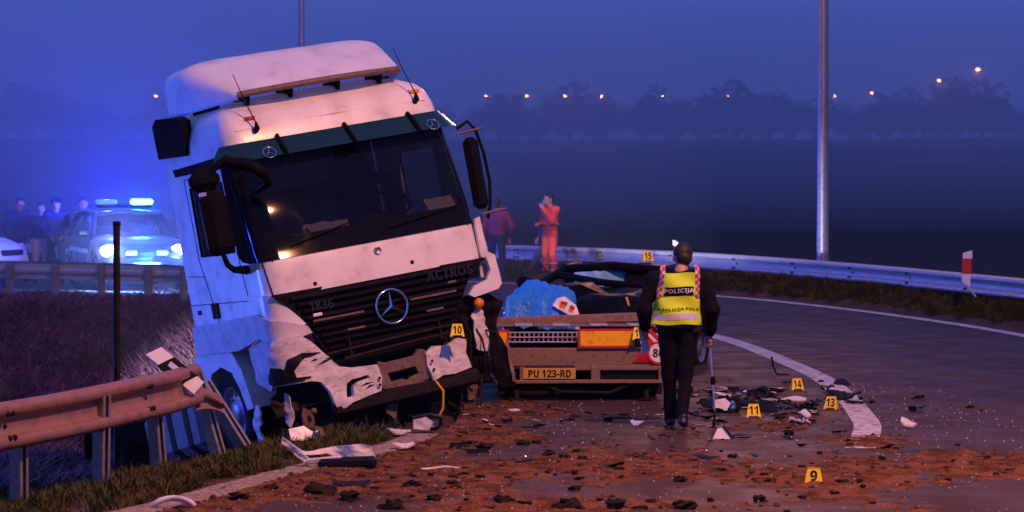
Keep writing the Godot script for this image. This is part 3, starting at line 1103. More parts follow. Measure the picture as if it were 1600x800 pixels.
func star(called: String, at: Transform3D, r: float, m: Material, parent: Node) -> void:   # a ring round a three-pointed star
	var s := st()
	var ring := []
	for i in 33:
		ring.append(at * Vector3(cos(TAU * i / 32) * r, sin(TAU * i / 32) * r, 0))
	tube(s, ring, r * 0.075, 8, false)
	put("emblem_ring", s, m, parent)
	s = st()
	for k in 3:
		var a := PI * 0.5 + TAU * k / 3.0
		var tip := Vector3(cos(a), sin(a), 0) * r * 0.97
		var l := Vector3(cos(a + PI / 3), sin(a + PI / 3), 0) * r * 0.13
		var rr := Vector3(cos(a - PI / 3), sin(a - PI / 3), 0) * r * 0.13
		var top := Vector3(0, 0, r * 0.12)
		t3(s, at * top, at * l, at * tip)
		t3(s, at * top, at * tip, at * rr)
		var bk := Vector3(0, 0, -r * 0.06)
		t3(s, at * bk, at * tip, at * l)
		t3(s, at * bk, at * rr, at * tip)
	put("emblem_star", s, m, parent)

func lorry() -> void:
	var o := thing("lorry", "white articulated lorry cab with smashed front tilted into the ditch", "lorry")
	o.transform = Transform3D(Basis(Vector3(0.88, 0.1564, -0.4484), Vector3(-0.1784, 0.9839, -0.0069), Vector3(0.4401, 0.0861, 0.8938)).orthonormalized(), Vector3(-1.053, -0.295, -33.288))
	# shell with the openings of the windscreen and the two door windows
	var screen := pv([-1.14, 2.2, 1.14, 2.2, 1.17, 2.6, 1.16, 3.14, -1.16, 3.14, -1.17, 2.6])
	var win := pv([-1.86, 2.24, -1.72, 2.98, -2.86, 2.98, -2.88, 2.24])
	var shell := pv([-3.48, 1.5, -1.24, 1.5, -1.24, 1.7, 1.24, 1.7, 1.24, 1.5, 3.48, 1.5, 3.48, 3.74, -3.48, 3.74])
	var s := st()
	panel(s, shell, [screen, win, mirrored(win)], 0.03, cab, 0.08)
	put("cab_shell", s, M.white_paint, o)
	s = st()
	var ring := PackedVector3Array()
	for i in 49:
		ring.append(cab(-3.48 + 6.96 * i / 48.0, 3.74, 0.0))
	var rows := [ring]
	for k in [[0.93, 3.775], [0.6, 3.81], [0.02, 3.82]]:
		var r2 := PackedVector3Array()
		for p in ring:
			r2.append(Vector3(p.x * k[0], k[1], -1.3 + (p.z + 1.3) * k[0]))
		rows.append(r2)
	loft(s, rows)
	put("roof", s, M.white_paint, o)
	s = st()
	bx(s, Vector3(0, 2.6, -2.37), Vector3(2.42, 2.24, 0.05))
	put("rear_wall", s, M.white_paint, o)
	# black surround of the windscreen and its lower strip
	on_cab("windscreen_surround", pv([-1.8, 2.2, -1.72, 2.12, -1.5, 2.085, 1.5, 2.085, 1.72, 2.12, 1.8, 2.2, 1.58, 3.17, -1.58, 3.17]), M.black_gloss, o, 0.006, 0.007, 0.0, 0.07, [pv([-1.13, 2.3, 1.13, 2.3, 1.16, 2.6, 1.15, 3.13, -1.15, 3.13, -1.16, 2.6])])
	var glass := on_cab("windscreen", pv([-1.16, 2.18, 1.16, 2.18, 1.18, 3.15, -1.18, 3.15]), M.tinted_glass, o, 0.0, -0.012)
	glass.set_meta("label", "dark tinted windscreen reflecting the dusk")
	for sd in [-1.0, 1.0]:
		var w: PackedVector2Array = win if sd < 0.0 else mirrored(win)
		on_cab("door_window", w, M.car_glass, o, 0.0, -0.015)
		seam("window_frame", [sd * 1.86, 2.24, sd * 1.72, 2.98, sd * 2.3, 2.985, sd * 2.86, 2.98, sd * 2.88, 2.24, sd * 2.3, 2.235, sd * 1.86, 2.24], M.black_plastic, o, 0.014)
		seam("door_seam", [sd * 1.72, 1.5, sd * 1.8, 2.1, sd * 1.6, 3.1], M.ink, o)
		seam("door_seam", [sd * 2.72, 1.5, sd * 2.98, 2.2, sd * 3.0, 3.08, sd * 1.62, 3.12], M.ink, o)
		seam("pillar_trim", [sd * 1.36, 2.1, sd * 1.37, 2.3, sd * 1.345, 2.8, sd * 1.34, 3.16], M.black_plastic, o, 0.018)
		on_cab("door_brow", pv([sd * 1.45, 3.13, sd * 3.12, 3.13, sd * 3.16, 3.21, sd * 1.4, 3.24]), M.black_plastic, o, 0.05, 0.05)
		on_cab("door_handle", pv([sd * 2.66, 1.56, sd * 2.84, 1.56, sd * 2.84, 1.73, sd * 2.66, 1.73]), M.black_plastic, o, 0.03, 0.02)
		on_cab("small_badge", pv([sd * 3.2, 1.62, sd * 3.3, 1.62, sd * 3.3, 1.67, sd * 3.2, 1.67]), M.ink, o, 0.01, 0.01)
		on_cab("small_badge", pv([sd * 1.52, 1.58, sd * 1.72, 1.58, sd * 1.72, 1.66, sd * 1.52, 1.66]), M.ink, o, 0.01, 0.01)
	seam("front_seam", [-1.2, 1.7, -1.245, 2.085], M.ink, o, 0.007)
	seam("front_seam", [1.2, 1.7, 1.245, 2.085], M.ink, o, 0.007)
	seam("roof_crease", [-1.12, 3.47, 0.0, 3.49, 1.12, 3.47], M.white_paint, o, 0.01)
	seam("side_crease", [-1.36, 1.69, -1.9, 1.71, -3.48, 1.73], M.ink, o, 0.005)
	seam("side_crease", [-2.9, 2.02, -3.4, 2.05], M.ink, o, 0.005)
	for p in [[-0.74, 1.77], [0.38, 1.8]]:
		s = st()
		lathe(s, [Vector2(0.022, 0), Vector2(0.02, 0.008), Vector2(0, 0.009)], 10, Transform3D(Basis(Vector3.RIGHT, PI * 0.5), cab(p[0], p[1], 0.001)))
		put("bolt_hole", s, M.ink, o)
	s = st()
	var eb := Transform3D(Basis(Vector3.RIGHT, PI * 0.5), cab(0.02, 1.985, 0.002))
	lathe(s, [Vector2(0.044, 0), Vector2(0.044, 0.012), Vector2(0.036, 0.016), Vector2(0.034, 0.009), Vector2(0, 0.011)], 20, eb)
	put("round_badge", s, M.silver, o)
	# cab interior seen through the glass
	s = st()
	bx(s, Vector3(0, 1.9, -1.2), Vector3(2.3, 0.5, 2.2))
	put("cab_floor", s, M.interior, o)
	s = st()
	for i in 9:
		var x := -1.1 + i * 0.275
		bx(s, Vector3(x, 2.16 + 0.03 * sin(i * 1.7), -0.5), Vector3(0.27, 0.16, 0.55 + 0.05 * sin(i * 2.2)))
	put("dashboard", s, M.interior, o)
	for x in [-0.62, 0.62]:
		s = st()
		bx(s, Vector3(x, 2.28, -1.45), Vector3(0.5, 0.16, 0.5), Transform3D(), 0.06)
		bx(s, Vector3(x, 2.68, -1.72), Vector3(0.48, 0.75, 0.14), Transform3D(), 0.06)
		bx(s, Vector3(x, 3.12, -1.74), Vector3(0.28, 0.2, 0.1), Transform3D(), 0.04)
		put("seat", s, M.cloth_seat, o)
	s = st()
	bx(s, Vector3(0, 2.75, -2.1), Vector3(2.3, 0.12, 0.4))
	put("bunk", s, M.cloth_seat, o)
	s = st()
	var wr := []
	for i in 25:
		wr.append(Vector3(0.62 + cos(TAU * i / 24) * 0.23, 2.45 + sin(TAU * i / 24) * 0.13, -0.85 - sin(TAU * i / 24) * 0.18))
	tube(s, wr, 0.018, 6, false)
	tube(s, [Vector3(0.62, 2.45, -0.85), Vector3(0.62, 2.2, -0.6)], 0.04, 8)
	put("steering_wheel", s, M.interior, o)
	for p in [[-0.42, 2.345, -0.33, 0.3, 0.16, 0.4], [-0.22, 2.35, -0.36, 0.22, 0.13, -0.5], [-0.66, 2.33, -0.3, 0.2, 0.05, 0.1], [0.86, 2.4, -0.38, 0.1, 0.02, 0.2]]:
		s = st()
		panel(s, pv([-p[3] * 0.5, 0, p[3] * 0.5, 0.01, p[3] * 0.48, p[4], -p[3] * 0.5, p[4]]), [], 0.002, flatmap(Transform3D(Basis(Vector3.UP, p[5] * 0.6) * Basis(Vector3.RIGHT, -0.9), Vector3(p[0], p[1] - 0.06, p[2] + 0.02))), 0.06, 0.02)
		put("paper_sheet", s, M.paper, o)
	s = st()   # folded white papers at the right end of the dash
	panel(s, pv([-0.17, -0.05, 0.2, -0.05, 0.2, 0.12, -0.17, 0.12]), [], 0.03, flatmap(Transform3D(Basis(Vector3.RIGHT, -0.75), Vector3(0.97, 2.33, -0.3))), 0.06, 0.015)
	put("paper_stack", s, M.paper, o)
	# wipers lying on the lower strip
	for w in [[-0.9, -0.15, 0.14], [0.2, 1.05, 0.1]]:
		s = st()
		tube(s, [cab(w[0], 2.2, 0.02), cab((w[0] + w[1]) * 0.5, 2.2 + w[2] * 0.5, 0.035), cab(w[1], 2.2 + w[2], 0.02)], [0.014, 0.012, 0.007], 6)
		put("wiper", s, M.black_plastic, o)
	# sun visor: four dark green bays between ribs, an emblem at each end
	var cuts := [-1.36, -0.69, 0.08, 0.84, 1.36]
	for i in 4:
		s = st()
		var vis := func(u: float, v: float, off: float) -> Vector3: return cab(u, 3.335 - v * 0.19, 0.03 + 0.13 * v + off)
		panel(s, pv([cuts[i] + 0.012, 0, cuts[i + 1] - 0.012, 0, cuts[i + 1] - 0.012, 1, cuts[i] + 0.012, 1]), [], 0.008, vis, 0.12)
		put("visor_bay", s, M.visor_green, o)
		s = st()
		if i > 0:
			var u: float = cuts[i]
			tube(s, [cab(u, 3.36, 0.02), cab(u, 3.25, 0.12), cab(u, 3.13, 0.18)], 0.024, 6)
			put("visor_rib", s, M.black_plastic, o)
	for u in [-0.86, 1.02]:
		var p := cab(u, 3.19, 0.155)
		star("", Transform3D(Basis(Vector3.UP, 0.06 * u) * Basis(Vector3.RIGHT, -0.6), p), 0.068, M.chrome, o)
	for u in [-0.95, 1.06]:
		on_cab("roof_marker_lamp", pv([u - 0.06, 3.565, u + 0.06, 3.565, u + 0.06, 3.6, u - 0.06, 3.6]), M.red_lens if u < 0.0 else M.orange_lens, o, 0.03, 0.02)
	# aerials
	for a in [[-0.9, 3.44, -0.13, 0.62], [1.0, 3.47, -0.13, 0.6]]:
		s = st()
		var f := cab(a[0], a[1], 0.0)
		tube(s, [f, f + Vector3(0, 0.02, 0.05), f + Vector3(0.0, 0.09, 0.05)], [0.03, 0.032, 0.012], 8)
		tube(s, [f + Vector3(0, 0.08, 0.05), f + Vector3(a[2] * 0.5, a[3] * 0.5, 0.02), f + Vector3(a[2] * 0.75, a[3], -0.1)], [0.007, 0.006, 0.004], 6)
		put("aerial", s, M.ink, o)
	# roof deflector: an open shell that swells towards the back, a lip and two stays
	s = st()
	rows = []
	for i in 13:
		var t := i / 12.0
		var tt := pow(minf(1.0, t / 0.62), 0.9)
		var zz := lerpf(-0.55, -2.1, t)
		var hw := lerpf(0.95, 1.2, tt)
		var hh := 0.06 + 0.46 * tt
		var row := PackedVector3Array()
		for k in 25:
			var a := PI * (1.0 - k / 24.0)
			var cx := signf(cos(a)) * pow(absf(cos(a)), 0.28)
			var cy := pow(absf(sin(a)), 0.36)
			row.append(Vector3(-0.02 + cx * hw, lerpf(3.81, 3.76, t) + cy * hh * (1.0 - 0.02 * cx), zz + 0.35 * (1.0 - cy) * t * 0.2 - 0.1 * cx * cx * (1.0 - t)))
		rows.append(row)
	loft(s, rows)
	var inner := []
	for row in rows:
		var r2 := PackedVector3Array()
		for p in row:
			r2.append(p + Vector3(-0.015 * signf(p.x), -0.018, -0.01))
		inner.append(r2)
	loft(s, inner)
	put("roof_deflector", s, M.white_paint, o)
	s = st()
	tube(s, [Vector3(-0.95, 3.845, -0.66), Vector3(-0.5, 3.85, -0.54), Vector3(0, 3.855, -0.52), Vector3(0.5, 3.85, -0.54), Vector3(0.93, 3.845, -0.66)], 0.034, 8)
	put("deflector_lip", s, M.brown_primer, o)
	for x in [-0.8, -0.3, 0.25, 0.75]:
		s = st()
		tube(s, [Vector3(x, 3.7, -0.85), Vector3(x, 3.87, -0.75)], 0.03, 6)
		bx(s, Vector3(x, 3.79, -1.0), Vector3(0.04, 0.1, 0.3))
		put("deflector_stay", s, M.black_plastic, o)
	for x in [-1.0, 1.0]:
		s = st()
		bx(s, Vector3(x, 3.76, -1.5), Vector3(0.05, 0.1, 0.7))
		put("deflector_stay", s, M.black_plastic, o)
	# dark side flaps behind the cab
	for sd in [-1.0, 1.0]:
		s = st()
		panel(s, pv([-2.42, 3.36, -1.6, 3.33, -1.52, 3.7, -1.66, 3.75, -2.3, 3.79, -2.44, 3.72]), [], 0.1, side_map(sd * 1.29), 0.12)
		put("side_flap", s, M.black_plastic, o)
	# grille
	var gp := pv([-1.23, 1.735, -1.17, 1.66, -0.97, 1.47, -0.69, 0.92, -0.6, 0.86, 0.5, 0.9, 0.64, 0.96, 0.86, 1.3, 1.05, 1.6, 1.25, 1.705])
	on_flat("grille_panel", gp, -0.02, M.grille_black, o, 0.05, 0.0, 0.15)
	var rails := [[1.66, -1.06, 1.06], [1.585, -1.0, 1.0], [1.51, -0.95, 0.97], [1.44, -0.92, 0.92], [1.37, -0.87, 0.88], [1.3, -0.84, 0.82], [1.23, -0.8, 0.77], [1.16, -0.77, 0.72], [1.09, -0.73, 0.68], [1.02, -0.7, 0.63]]
	for i in rails.size():
		s = st()
		var r = rails[i]
		bx(s, Vector3((r[1] + r[2]) * 0.5, r[0], 0.005), Vector3(r[2] - r[1], 0.038, 0.05), Transform3D(Basis(Vector3.RIGHT, 0.0), Vector3.ZERO), 0.008)
		put("grille_slat", s, M.grille_black if i % 3 else M.slat_black, o)
	for b in [[-0.86, -0.28, 1.395], [0.26, 0.8, 1.42], [-0.5, -0.3, 1.24], [0.42, 0.62, 1.27], [0.72, 0.82, 1.52]]:
		s = st()
		bx(s, Vector3((b[0] + b[1]) * 0.5, b[2], 0.034), Vector3(b[1] - b[0], 0.022, 0.012))
		put("grille_trim", s, M.brown_primer, o)
	for b in [[-0.78, 0.64, 1.065], [-0.6, 0.6, 0.985]]:
		s = st()
		tube(s, [Vector3(b[0], b[2] - 0.03, 0.06), Vector3(0, b[2], 0.085), Vector3(b[1], b[2] + 0.01, 0.06)], 0.019, 8)
		put("grille_bar", s, M.steel_dark, o)
	for x in [-0.52, 0.52]:
		s = st()
		bx(s, Vector3(x, 1.05, 0.06), Vector3(0.03, 0.2, 0.04))
		put("bar_clip", s, M.steel_dark, o)
	star("", Transform3D(Basis(), Vector3(0.02, 1.39, 0.075)), 0.178, M.chrome, o)
	words("model_number", "1836", 0.27, 0.1, M.dark_letter, o, Transform3D(Basis(Vector3.BACK, -0.02), Vector3(-0.74, 1.545, 0.036)))
	words("model_name", "ACTROS", 0.54, 0.1, M.dark_letter, o, Transform3D(Basis(), Vector3(0.76, 1.615, 0.036)))
	s = st()
	bx(s, Vector3(-0.8, 1.455, 0.036), Vector3(0.1, 0.032, 0.012))
	put("small_label", s, M.paper, o)
	# left corner: deflector, step shelf, smashed bumper corner
	on_cab("corner_panel", pv([-1.8, 1.52, -1.72, 1.76, -1.22, 1.735, -1.12, 1.62, -0.98, 1.46, -0.92, 1.38, -1.2, 1.34, -1.6, 1.36]), M.white_paint, o, 0.03, 0.025, 0.004)
	on_cab("step_shelf", pv([-3.46, 1.18, -3.44, 1.5, -1.5, 1.56, -1.1, 1.43, -0.92, 1.36, -0.88, 1.28, -1.1, 1.25, -1.6, 1.3, -2.2, 1.2, -2.4, 1.2]), M.muddy_white, o, 0.05, 0.05, 0.008)
	seam("shelf_seam", [-2.95, 1.45, -3.0, 1.3, -2.9, 1.22], M.ink, o)
	on_cab("bumper_corner", pv([-1.95, 0.83, -2.05, 1.2, -1.6, 1.31, -1.12, 1.27, -1.1, 0.95, -1.22, 0.82, -1.5, 0.86, -1.62, 0.74]), M.muddy_white, o, 0.05, 0.0, 0.035, 0.06)
	var lb := on_cab("bumper_piece", pv([-1.36, 1.02, -1.24, 1.28, -1.02, 1.28, -0.93, 1.2, -0.68, 0.89, -0.55, 0.85, -0.27, 0.83, -0.24, 0.7, -0.27, 0.555, -0.6, 0.5, -0.68, 0.46, -0.76, 0.44, -0.8, 0.52, -0.83, 0.66, -0.9, 0.77, -1.02, 0.8, -1.28, 0.8, -1.3, 0.92]), M.scuffed_white, o, 0.08, 0.1, 0.03, 0.05, [pv([-0.66, 0.55, -0.63, 0.7, -0.57, 0.73, -0.38, 0.745, -0.37, 0.71, -0.52, 0.69, -0.56, 0.66, -0.58, 0.56])])
	lb.set_meta("label", "torn left end of the white bumper with scraped paint")
	on_cab("lamp_recess", pv([-1.2, 0.95, -1.17, 1.06, -1.05, 1.1, -0.85, 1.07, -1.03, 1.045, -1.1, 1.0, -1.14, 0.93, -1.13, 0.86, -1.0, 0.85, -1.0, 0.83, -1.2, 0.84]), M.ink, o, 0.01, 0.112, 0.03, 0.05)
	on_cab("lamp_recess", pv([-1.34, 0.85, -1.3, 1.0, -1.22, 0.98, -1.14, 0.86, -1.05, 0.85, -1.06, 0.825, -1.3, 0.81]), M.ink, o, 0.01, 0.118, 0.03, 0.05)
	for sc in [[-0.98, 0.99, 0.13, 0.02], [-0.9, 0.95, 0.16, 0.03], [-0.82, 1.0, 0.1, -0.01], [-0.5, 0.64, 0.16, 0.02], [-0.45, 0.6, 0.12, 0.03]]:
		on_cab("scrape_mark", pv([sc[0], sc[1], sc[0] + sc[2] * 0.5, sc[1] + 0.008 + sc[3], sc[0] + sc[2], sc[1] + sc[3], sc[0] + sc[2] * 0.6, sc[1] - 0.012 + sc[3]]), M.ink, o, 0.004, 0.104, 0.03, 0.05)
	for p in [[-0.29, 0.62], [-0.28, 0.69], [0.34, 0.66], [0.335, 0.75]]:
		s = st()
		lathe(s, [Vector2(0.016, 0), Vector2(0.014, 0.01), Vector2(0, 0.012)], 8, Transform3D(Basis(Vector3.RIGHT, PI * 0.5), cab(p[0], p[1], 0.13)))
		put("bumper_bolt", s, M.ink, o)
	on_cab("bumper_middle", pv([-0.24, 0.86, -0.16, 0.83, 0.18, 0.84, 0.24, 0.9, 0.31, 0.88, 0.31, 0.58, 0.22, 0.55, -0.22, 0.56, -0.26, 0.6]), M.brown_primer, o, 0.06, 0.06, 0.008, 0.05, [pv([-0.13, 0.62, -0.15, 0.72, 0.17, 0.73, 0.2, 0.65, 0.1, 0.63, 0.06, 0.6, 0.0, 0.63])])
	on_cab("bumper_end", pv([0.3, 0.84, 0.4, 0.9, 0.55, 0.88, 0.7, 0.93, 0.78, 0.9, 0.76, 0.76, 0.8, 0.6, 0.6, 0.57, 0.45, 0.58, 0.33, 0.54, 0.29, 0.7]), M.scuffed_white, o, 0.06, 0.1, 0.03, 0.05)
	# right corner: the pale corner piece and the crushed dark hollow below it
	on_flat("corner_panel", pv([1.2, 2.12, 1.265, 2.14, 1.285, 1.76, 1.36, 1.71, 1.385, 1.4, 1.33, 1.35, 1.04, 1.31, 0.98, 1.35, 1.06, 1.43, 1.22, 1.47, 1.28, 1.56, 1.26, 1.68, 1.2, 1.72]), -0.05, M.white_paint, o, 0.05, 0.01)
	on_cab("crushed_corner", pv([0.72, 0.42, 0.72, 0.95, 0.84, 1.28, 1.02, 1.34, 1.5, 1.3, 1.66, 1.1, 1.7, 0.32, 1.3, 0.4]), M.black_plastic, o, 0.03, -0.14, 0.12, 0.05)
	on_cab("torn_strip", pv([0.96, 0.78, 0.98, 1.12, 1.06, 1.2, 1.12, 1.15, 1.16, 0.9, 1.1, 0.72, 1.02, 0.74]), M.scuffed_white, o, 0.02, -0.02, 0.08, 0.05)
	on_flat("torn_flap", pv([1.1, 1.3, 1.27, 1.33, 1.43, 1.2, 1.39, 1.12, 1.3, 0.95, 1.36, 0.8, 1.42, 0.3, 1.25, 0.3, 1.15, 0.5, 1.2, 0.8]), -0.22, M.black_plastic, o, 0.012, 0.06, 0.05)
	on_flat("torn_edge", pv([1.37, 0.34, 1.41, 0.34, 1.4, 0.8, 1.37, 0.76]), -0.19, M.old_zinc, o, 0.012, 0.03, 0.05)
	s = st()
	for i in [1, 3, 5]:
		var a: float = i * 1.3
		tube(s, [Vector3(0.8 + 0.06 * i, 1.2 - 0.05 * i, -0.1), Vector3(0.82 + 0.07 * i, 0.9 + 0.05 * sin(a), 0.05 * cos(a)), Vector3(0.76 + 0.09 * i, 0.62 + 0.1 * sin(a * 2.0), -0.02), Vector3(0.85 + 0.06 * i, 0.4, -0.15)], 0.011, 6)
	put("hanging_hose", s, M.rubber, o)
	s = st()
	lathe(s, [Vector2(0.0, 0.05), Vector2(0.05, 0.03), Vector2(0.06, -0.03), Vector2(0.03, -0.06)], 10, Transform3D(Basis(Vector3.RIGHT, 1.2), Vector3(1.06, 1.24, -0.02)))
	put("indicator_lamp", s, M.orange_lens, o)
	# dark running gear under the front
	s = st()
	bx(s, Vector3(0, 0.42, -0.35), Vector3(2.0, 0.24, 0.2))
	bx(s, Vector3(-0.45, 0.62, -0.9), Vector3(0.1, 0.26, 1.8))
	bx(s, Vector3(0.45, 0.62, -0.9), Vector3(0.1, 0.26, 1.8))
	put("frame_rail", s, M.steel_dark, o)
	s = st()
	bx(s, Vector3(0.0, 0.95, -0.25), Vector3(1.5, 0.55, 0.12))
	put("radiator", s, M.steel_dark, o)
	s = st()
	bx(s, Vector3(0.05, 0.48, 0.0), Vector3(1.7, 0.16, 0.14), Transform3D(Basis(Vector3.BACK, 0.02), Vector3.ZERO), 0.03)
	put("underrun_beam", s, M.steel_dark, o)
	s = st()
	tube(s, [Vector3(-1.0, 0.36, -1.45), Vector3(-0.6, 0.3, -1.4), Vector3(0.6, 0.3, -1.4), Vector3(1.0, 0.36, -1.45)], 0.08, 8)
	put("axle", s, M.steel_dark, o)
	s = st()
	tube(s, [Vector3(0.36, 0.55, 0.06), Vector3(0.42, 0.42, 0.09), Vector3(0.4, 0.24, 0.05), Vector3(0.34, 0.14, 0.0)], 0.014, 6)
	put("dangling_hose", s, M.hatch_orange, o)
	for p in [[-1.25, 0.62, -0.2, 0.3], [-0.7, 0.22, -0.3, 0.1], [0.2, 0.2, -0.25, 0.0], [0.75, 0.25, -0.3, 0.5], [-0.2, 0.22, -0.2, 0.7]]:
		s = st()
		panel(s, pv([-0.14, -0.1, 0.1, -0.16, 0.2, 0.02, 0.06, 0.14, -0.12, 0.1]), [], 0.015, flatmap(Transform3D(Basis(Vector3.BACK, p[3]) * Basis(Vector3.RIGHT, -0.3), Vector3(p[0], p[1], p[2]))), 0.05, 0.08)
		put("loose_bracket", s, M.steel_dark, o)
	s = st()
	lathe(s, [Vector2(0.035, 0), Vector2(0.03, 0.02), Vector2(0.0, 0.03)], 10, Transform3D(Basis(Vector3.RIGHT, PI * 0.5), Vector3(-0.97, 0.48, -0.12)))
	put("bolt_head", s, M.brown_primer, o)
	var rr := RandomNumberGenerator.new()
	rr.seed = 5
	for i in 14:   # torn pipes and plates hanging from the front
		var x := -1.0 + i * 0.155
		var top := Vector3(x, 0.46, -0.25 + rr.randf_range(-0.1, 0.15))
		s = st()
		if i % 3 == 0:
			panel(s, pv([-0.09, -0.2, 0.06, -0.24, 0.1, 0.02, -0.08, 0.06]), [], 0.01, flatmap(Transform3D(Basis(Vector3.UP, rr.randf_range(-0.8, 0.8)) * Basis(Vector3.BACK, rr.randf_range(-0.5, 0.5)), top)), 0.05, 0.03)
			put("hanging_plate", s, M.steel_dark if i % 2 else M.brown_primer, o)
		else:
			tube(s, [top, top + Vector3(rr.randf_range(-0.12, 0.12), -0.16, 0.06), top + Vector3(rr.randf_range(-0.2, 0.2), -0.34, rr.randf_range(-0.05, 0.12))], [0.022, 0.018, 0.014], 6)
			put("hanging_pipe", s, M.rubber, o)
	# front left wheel under its fender
	s = st()
	panel(s, pv([-2.66, 0.62, -2.5, 1.14, -2.25, 1.23, -1.7, 1.23, -1.36, 1.18, -1.18, 1.0, -1.05, 0.72, -1.02, 0.58, -1.2, 0.56, -1.3, 0.78, -1.46, 0.97, -1.75, 1.04, -2.05, 0.97, -2.2, 0.84, -2.28, 0.6]), [], 0.3, side_map(-1.27), 0.1, 0.006)
	put("fender", s, M.white_paint, o)
	wheel(o, Vector3(-1.08, 0.52, -1.75), 0.5, 0.3, M.rim_steel)
	wheel(o, Vector3(1.0, 0.78, -1.75), 0.5, 0.3, M.rim_steel, 1.0)
	on_cab("torn_fender_strip", pv([-2.05, 0.2, -2.16, 0.46, -2.0, 0.62, -1.92, 0.6, -1.9, 0.45, -1.98, 0.38, -1.93, 0.22]), M.scuffed_white, o, 0.02, 0.06, 0.05, 0.05)
	on_cab("torn_fender_strip", pv([-1.35, 0.42, -1.3, 0.72, -1.24, 0.7, -1.22, 0.5, -1.28, 0.36]), M.scuffed_white, o, 0.02, 0.0, 0.05, 0.05)
	# chassis, tank and drive axle that hang down into the ditch
	var ch := Transform3D(Basis(Vector3.RIGHT, -0.1), Vector3(0, -0.12, -2.4))
	s = st()
	for x in [-0.42, 0.42]:
		bx(s, ch * Vector3(x, 0.75, -2.1), Vector3(0.09, 0.27, 4.6), Transform3D(), 0.01)
	for z in [-0.6, -1.8, -3.2, -4.2]:
		bx(s, ch * Vector3(0, 0.75, z), Vector3(0.8, 0.16, 0.12))
	put("chassis_frame", s, M.steel_dark, o)
	s = st()
	bx(s, Vector3(0, 0, 0), Vector3(0.62, 0.6, 1.9), ch * Transform3D(Basis(), Vector3(-0.9, 0.58, -1.35)), 0.1)
	put("fuel_tank", s, M.tank_grey, o)
	s = st()
	for z in [-0.8, -1.35, -1.9]:
		bx(s, Vector3.ZERO, Vector3(0.64, 0.62, 0.05), ch * Transform3D(Basis(), Vector3(-0.9, 0.58, z)), 0.1)
	put("tank_strap", s, M.steel_dark, o)
	for x in [-1.0, 1.0]:
		wheel(o, ch * Vector3(x, 0.5, -3.7), 0.5, 0.5, M.steel_dark, signf(x))
		s = st()
		var arc := []
		for k in 9:
			var a := PI * (0.05 + 0.9 * k / 8.0)
			arc.append(PackedVector3Array([ch * Vector3(x - 0.3, 0.5 + sin(a) * 0.58, -3.7 + cos(a) * 0.62), ch * Vector3(x + 0.3, 0.5 + sin(a) * 0.58, -3.7 + cos(a) * 0.62)]))
		loft(s, arc)
		put("rear_mudguard", s, M.black_plastic, o)
	s = st()
	bx(s, Vector3.ZERO, Vector3(0.9, 0.1, 0.9), ch * Transform3D(Basis(Vector3.RIGHT, 0.15), Vector3(0, 0.98, -3.5)), 0.03)
	put("coupling_plate", s, M.steel_dark, o)
	# mirrors: housings on thick black arms
	var mt := Transform3D(Basis(Vector3.UP, 0.12) * Basis(Vector3.BACK, 0.02), Vector3(-1.56, 2.56, -0.34))
	s = st()
	bx(s, Vector3.ZERO, Vector3(0.32, 0.66, 0.2), mt, 0.08)
	put("mirror_housing", s, M.black_plastic, o)
	s = st()
	bx(s, Vector3(-0.04, 0.46, -0.02), Vector3(0.36, 0.24, 0.2), mt, 0.09)
	put("mirror_housing", s, M.black_plastic, o)
	s = st()
	bx(s, Vector3(-0.16, 0.32, 0.115), Vector3(0.08, 0.04, 0.02), mt)
	put("mirror_badge", s, M.silver, o)
	s = st()
	tube(s, [Vector3(-1.62, 2.92, -0.34), Vector3(-1.52, 3.12, -0.3), Vector3(-1.38, 3.2, -0.2), Vector3(-1.24, 3.12, -0.2)], 0.045, 8)
	tube(s, [Vector3(-1.38, 3.17, -0.2), Vector3(-1.24, 3.1, 0.02), Vector3(-1.1, 2.96, 0.08), Vector3(-1.06, 2.88, 0.0), Vector3(-1.14, 2.82, -0.2)], [0.06, 0.065, 0.06, 0.05, 0.04], 8)
	put("mirror_arm", s, M.black_plastic, o)
	s = st()
	tube(s, [Vector3(-1.56, 2.25, -0.34), Vector3(-1.52, 2.12, -0.36), Vector3(-1.44, 2.06, -0.42), Vector3(-1.26, 2.03, -0.5)], [0.025, 0.03, 0.035, 0.05], 8)
	put("mirror_arm", s, M.black_plastic, o)
	mt = Transform3D(Basis(Vector3.UP, -0.12), Vector3(1.46, 2.6, -0.36))
	s = st()
	bx(s, Vector3.ZERO, Vector3(0.16, 0.78, 0.14), mt, 0.05)
	put("mirror_housing", s, M.black_plastic, o)
	s = st()
	tube(s, [Vector3(1.3, 3.1, -0.3), Vector3(1.42, 3.16, -0.25), Vector3(1.5, 3.06, -0.26), Vector3(1.55, 2.8, -0.26), Vector3(1.56, 2.5, -0.26), Vector3(1.53, 2.25, -0.28), Vector3(1.48, 2.1, -0.3)], 0.018, 8)
	put("mirror_arm", s, M.black_plastic, o)
	for y in [3.05, 2.16]:
		s = st()
		tube(s, [Vector3(1.28 + 0.12 * float(y < 2.5), y, -0.28), Vector3(1.56 + 0.12 * float(y < 2.5), y + 0.01, -0.24)], 0.016, 6)
		put("mirror_bracket", s, M.brown_primer, o)

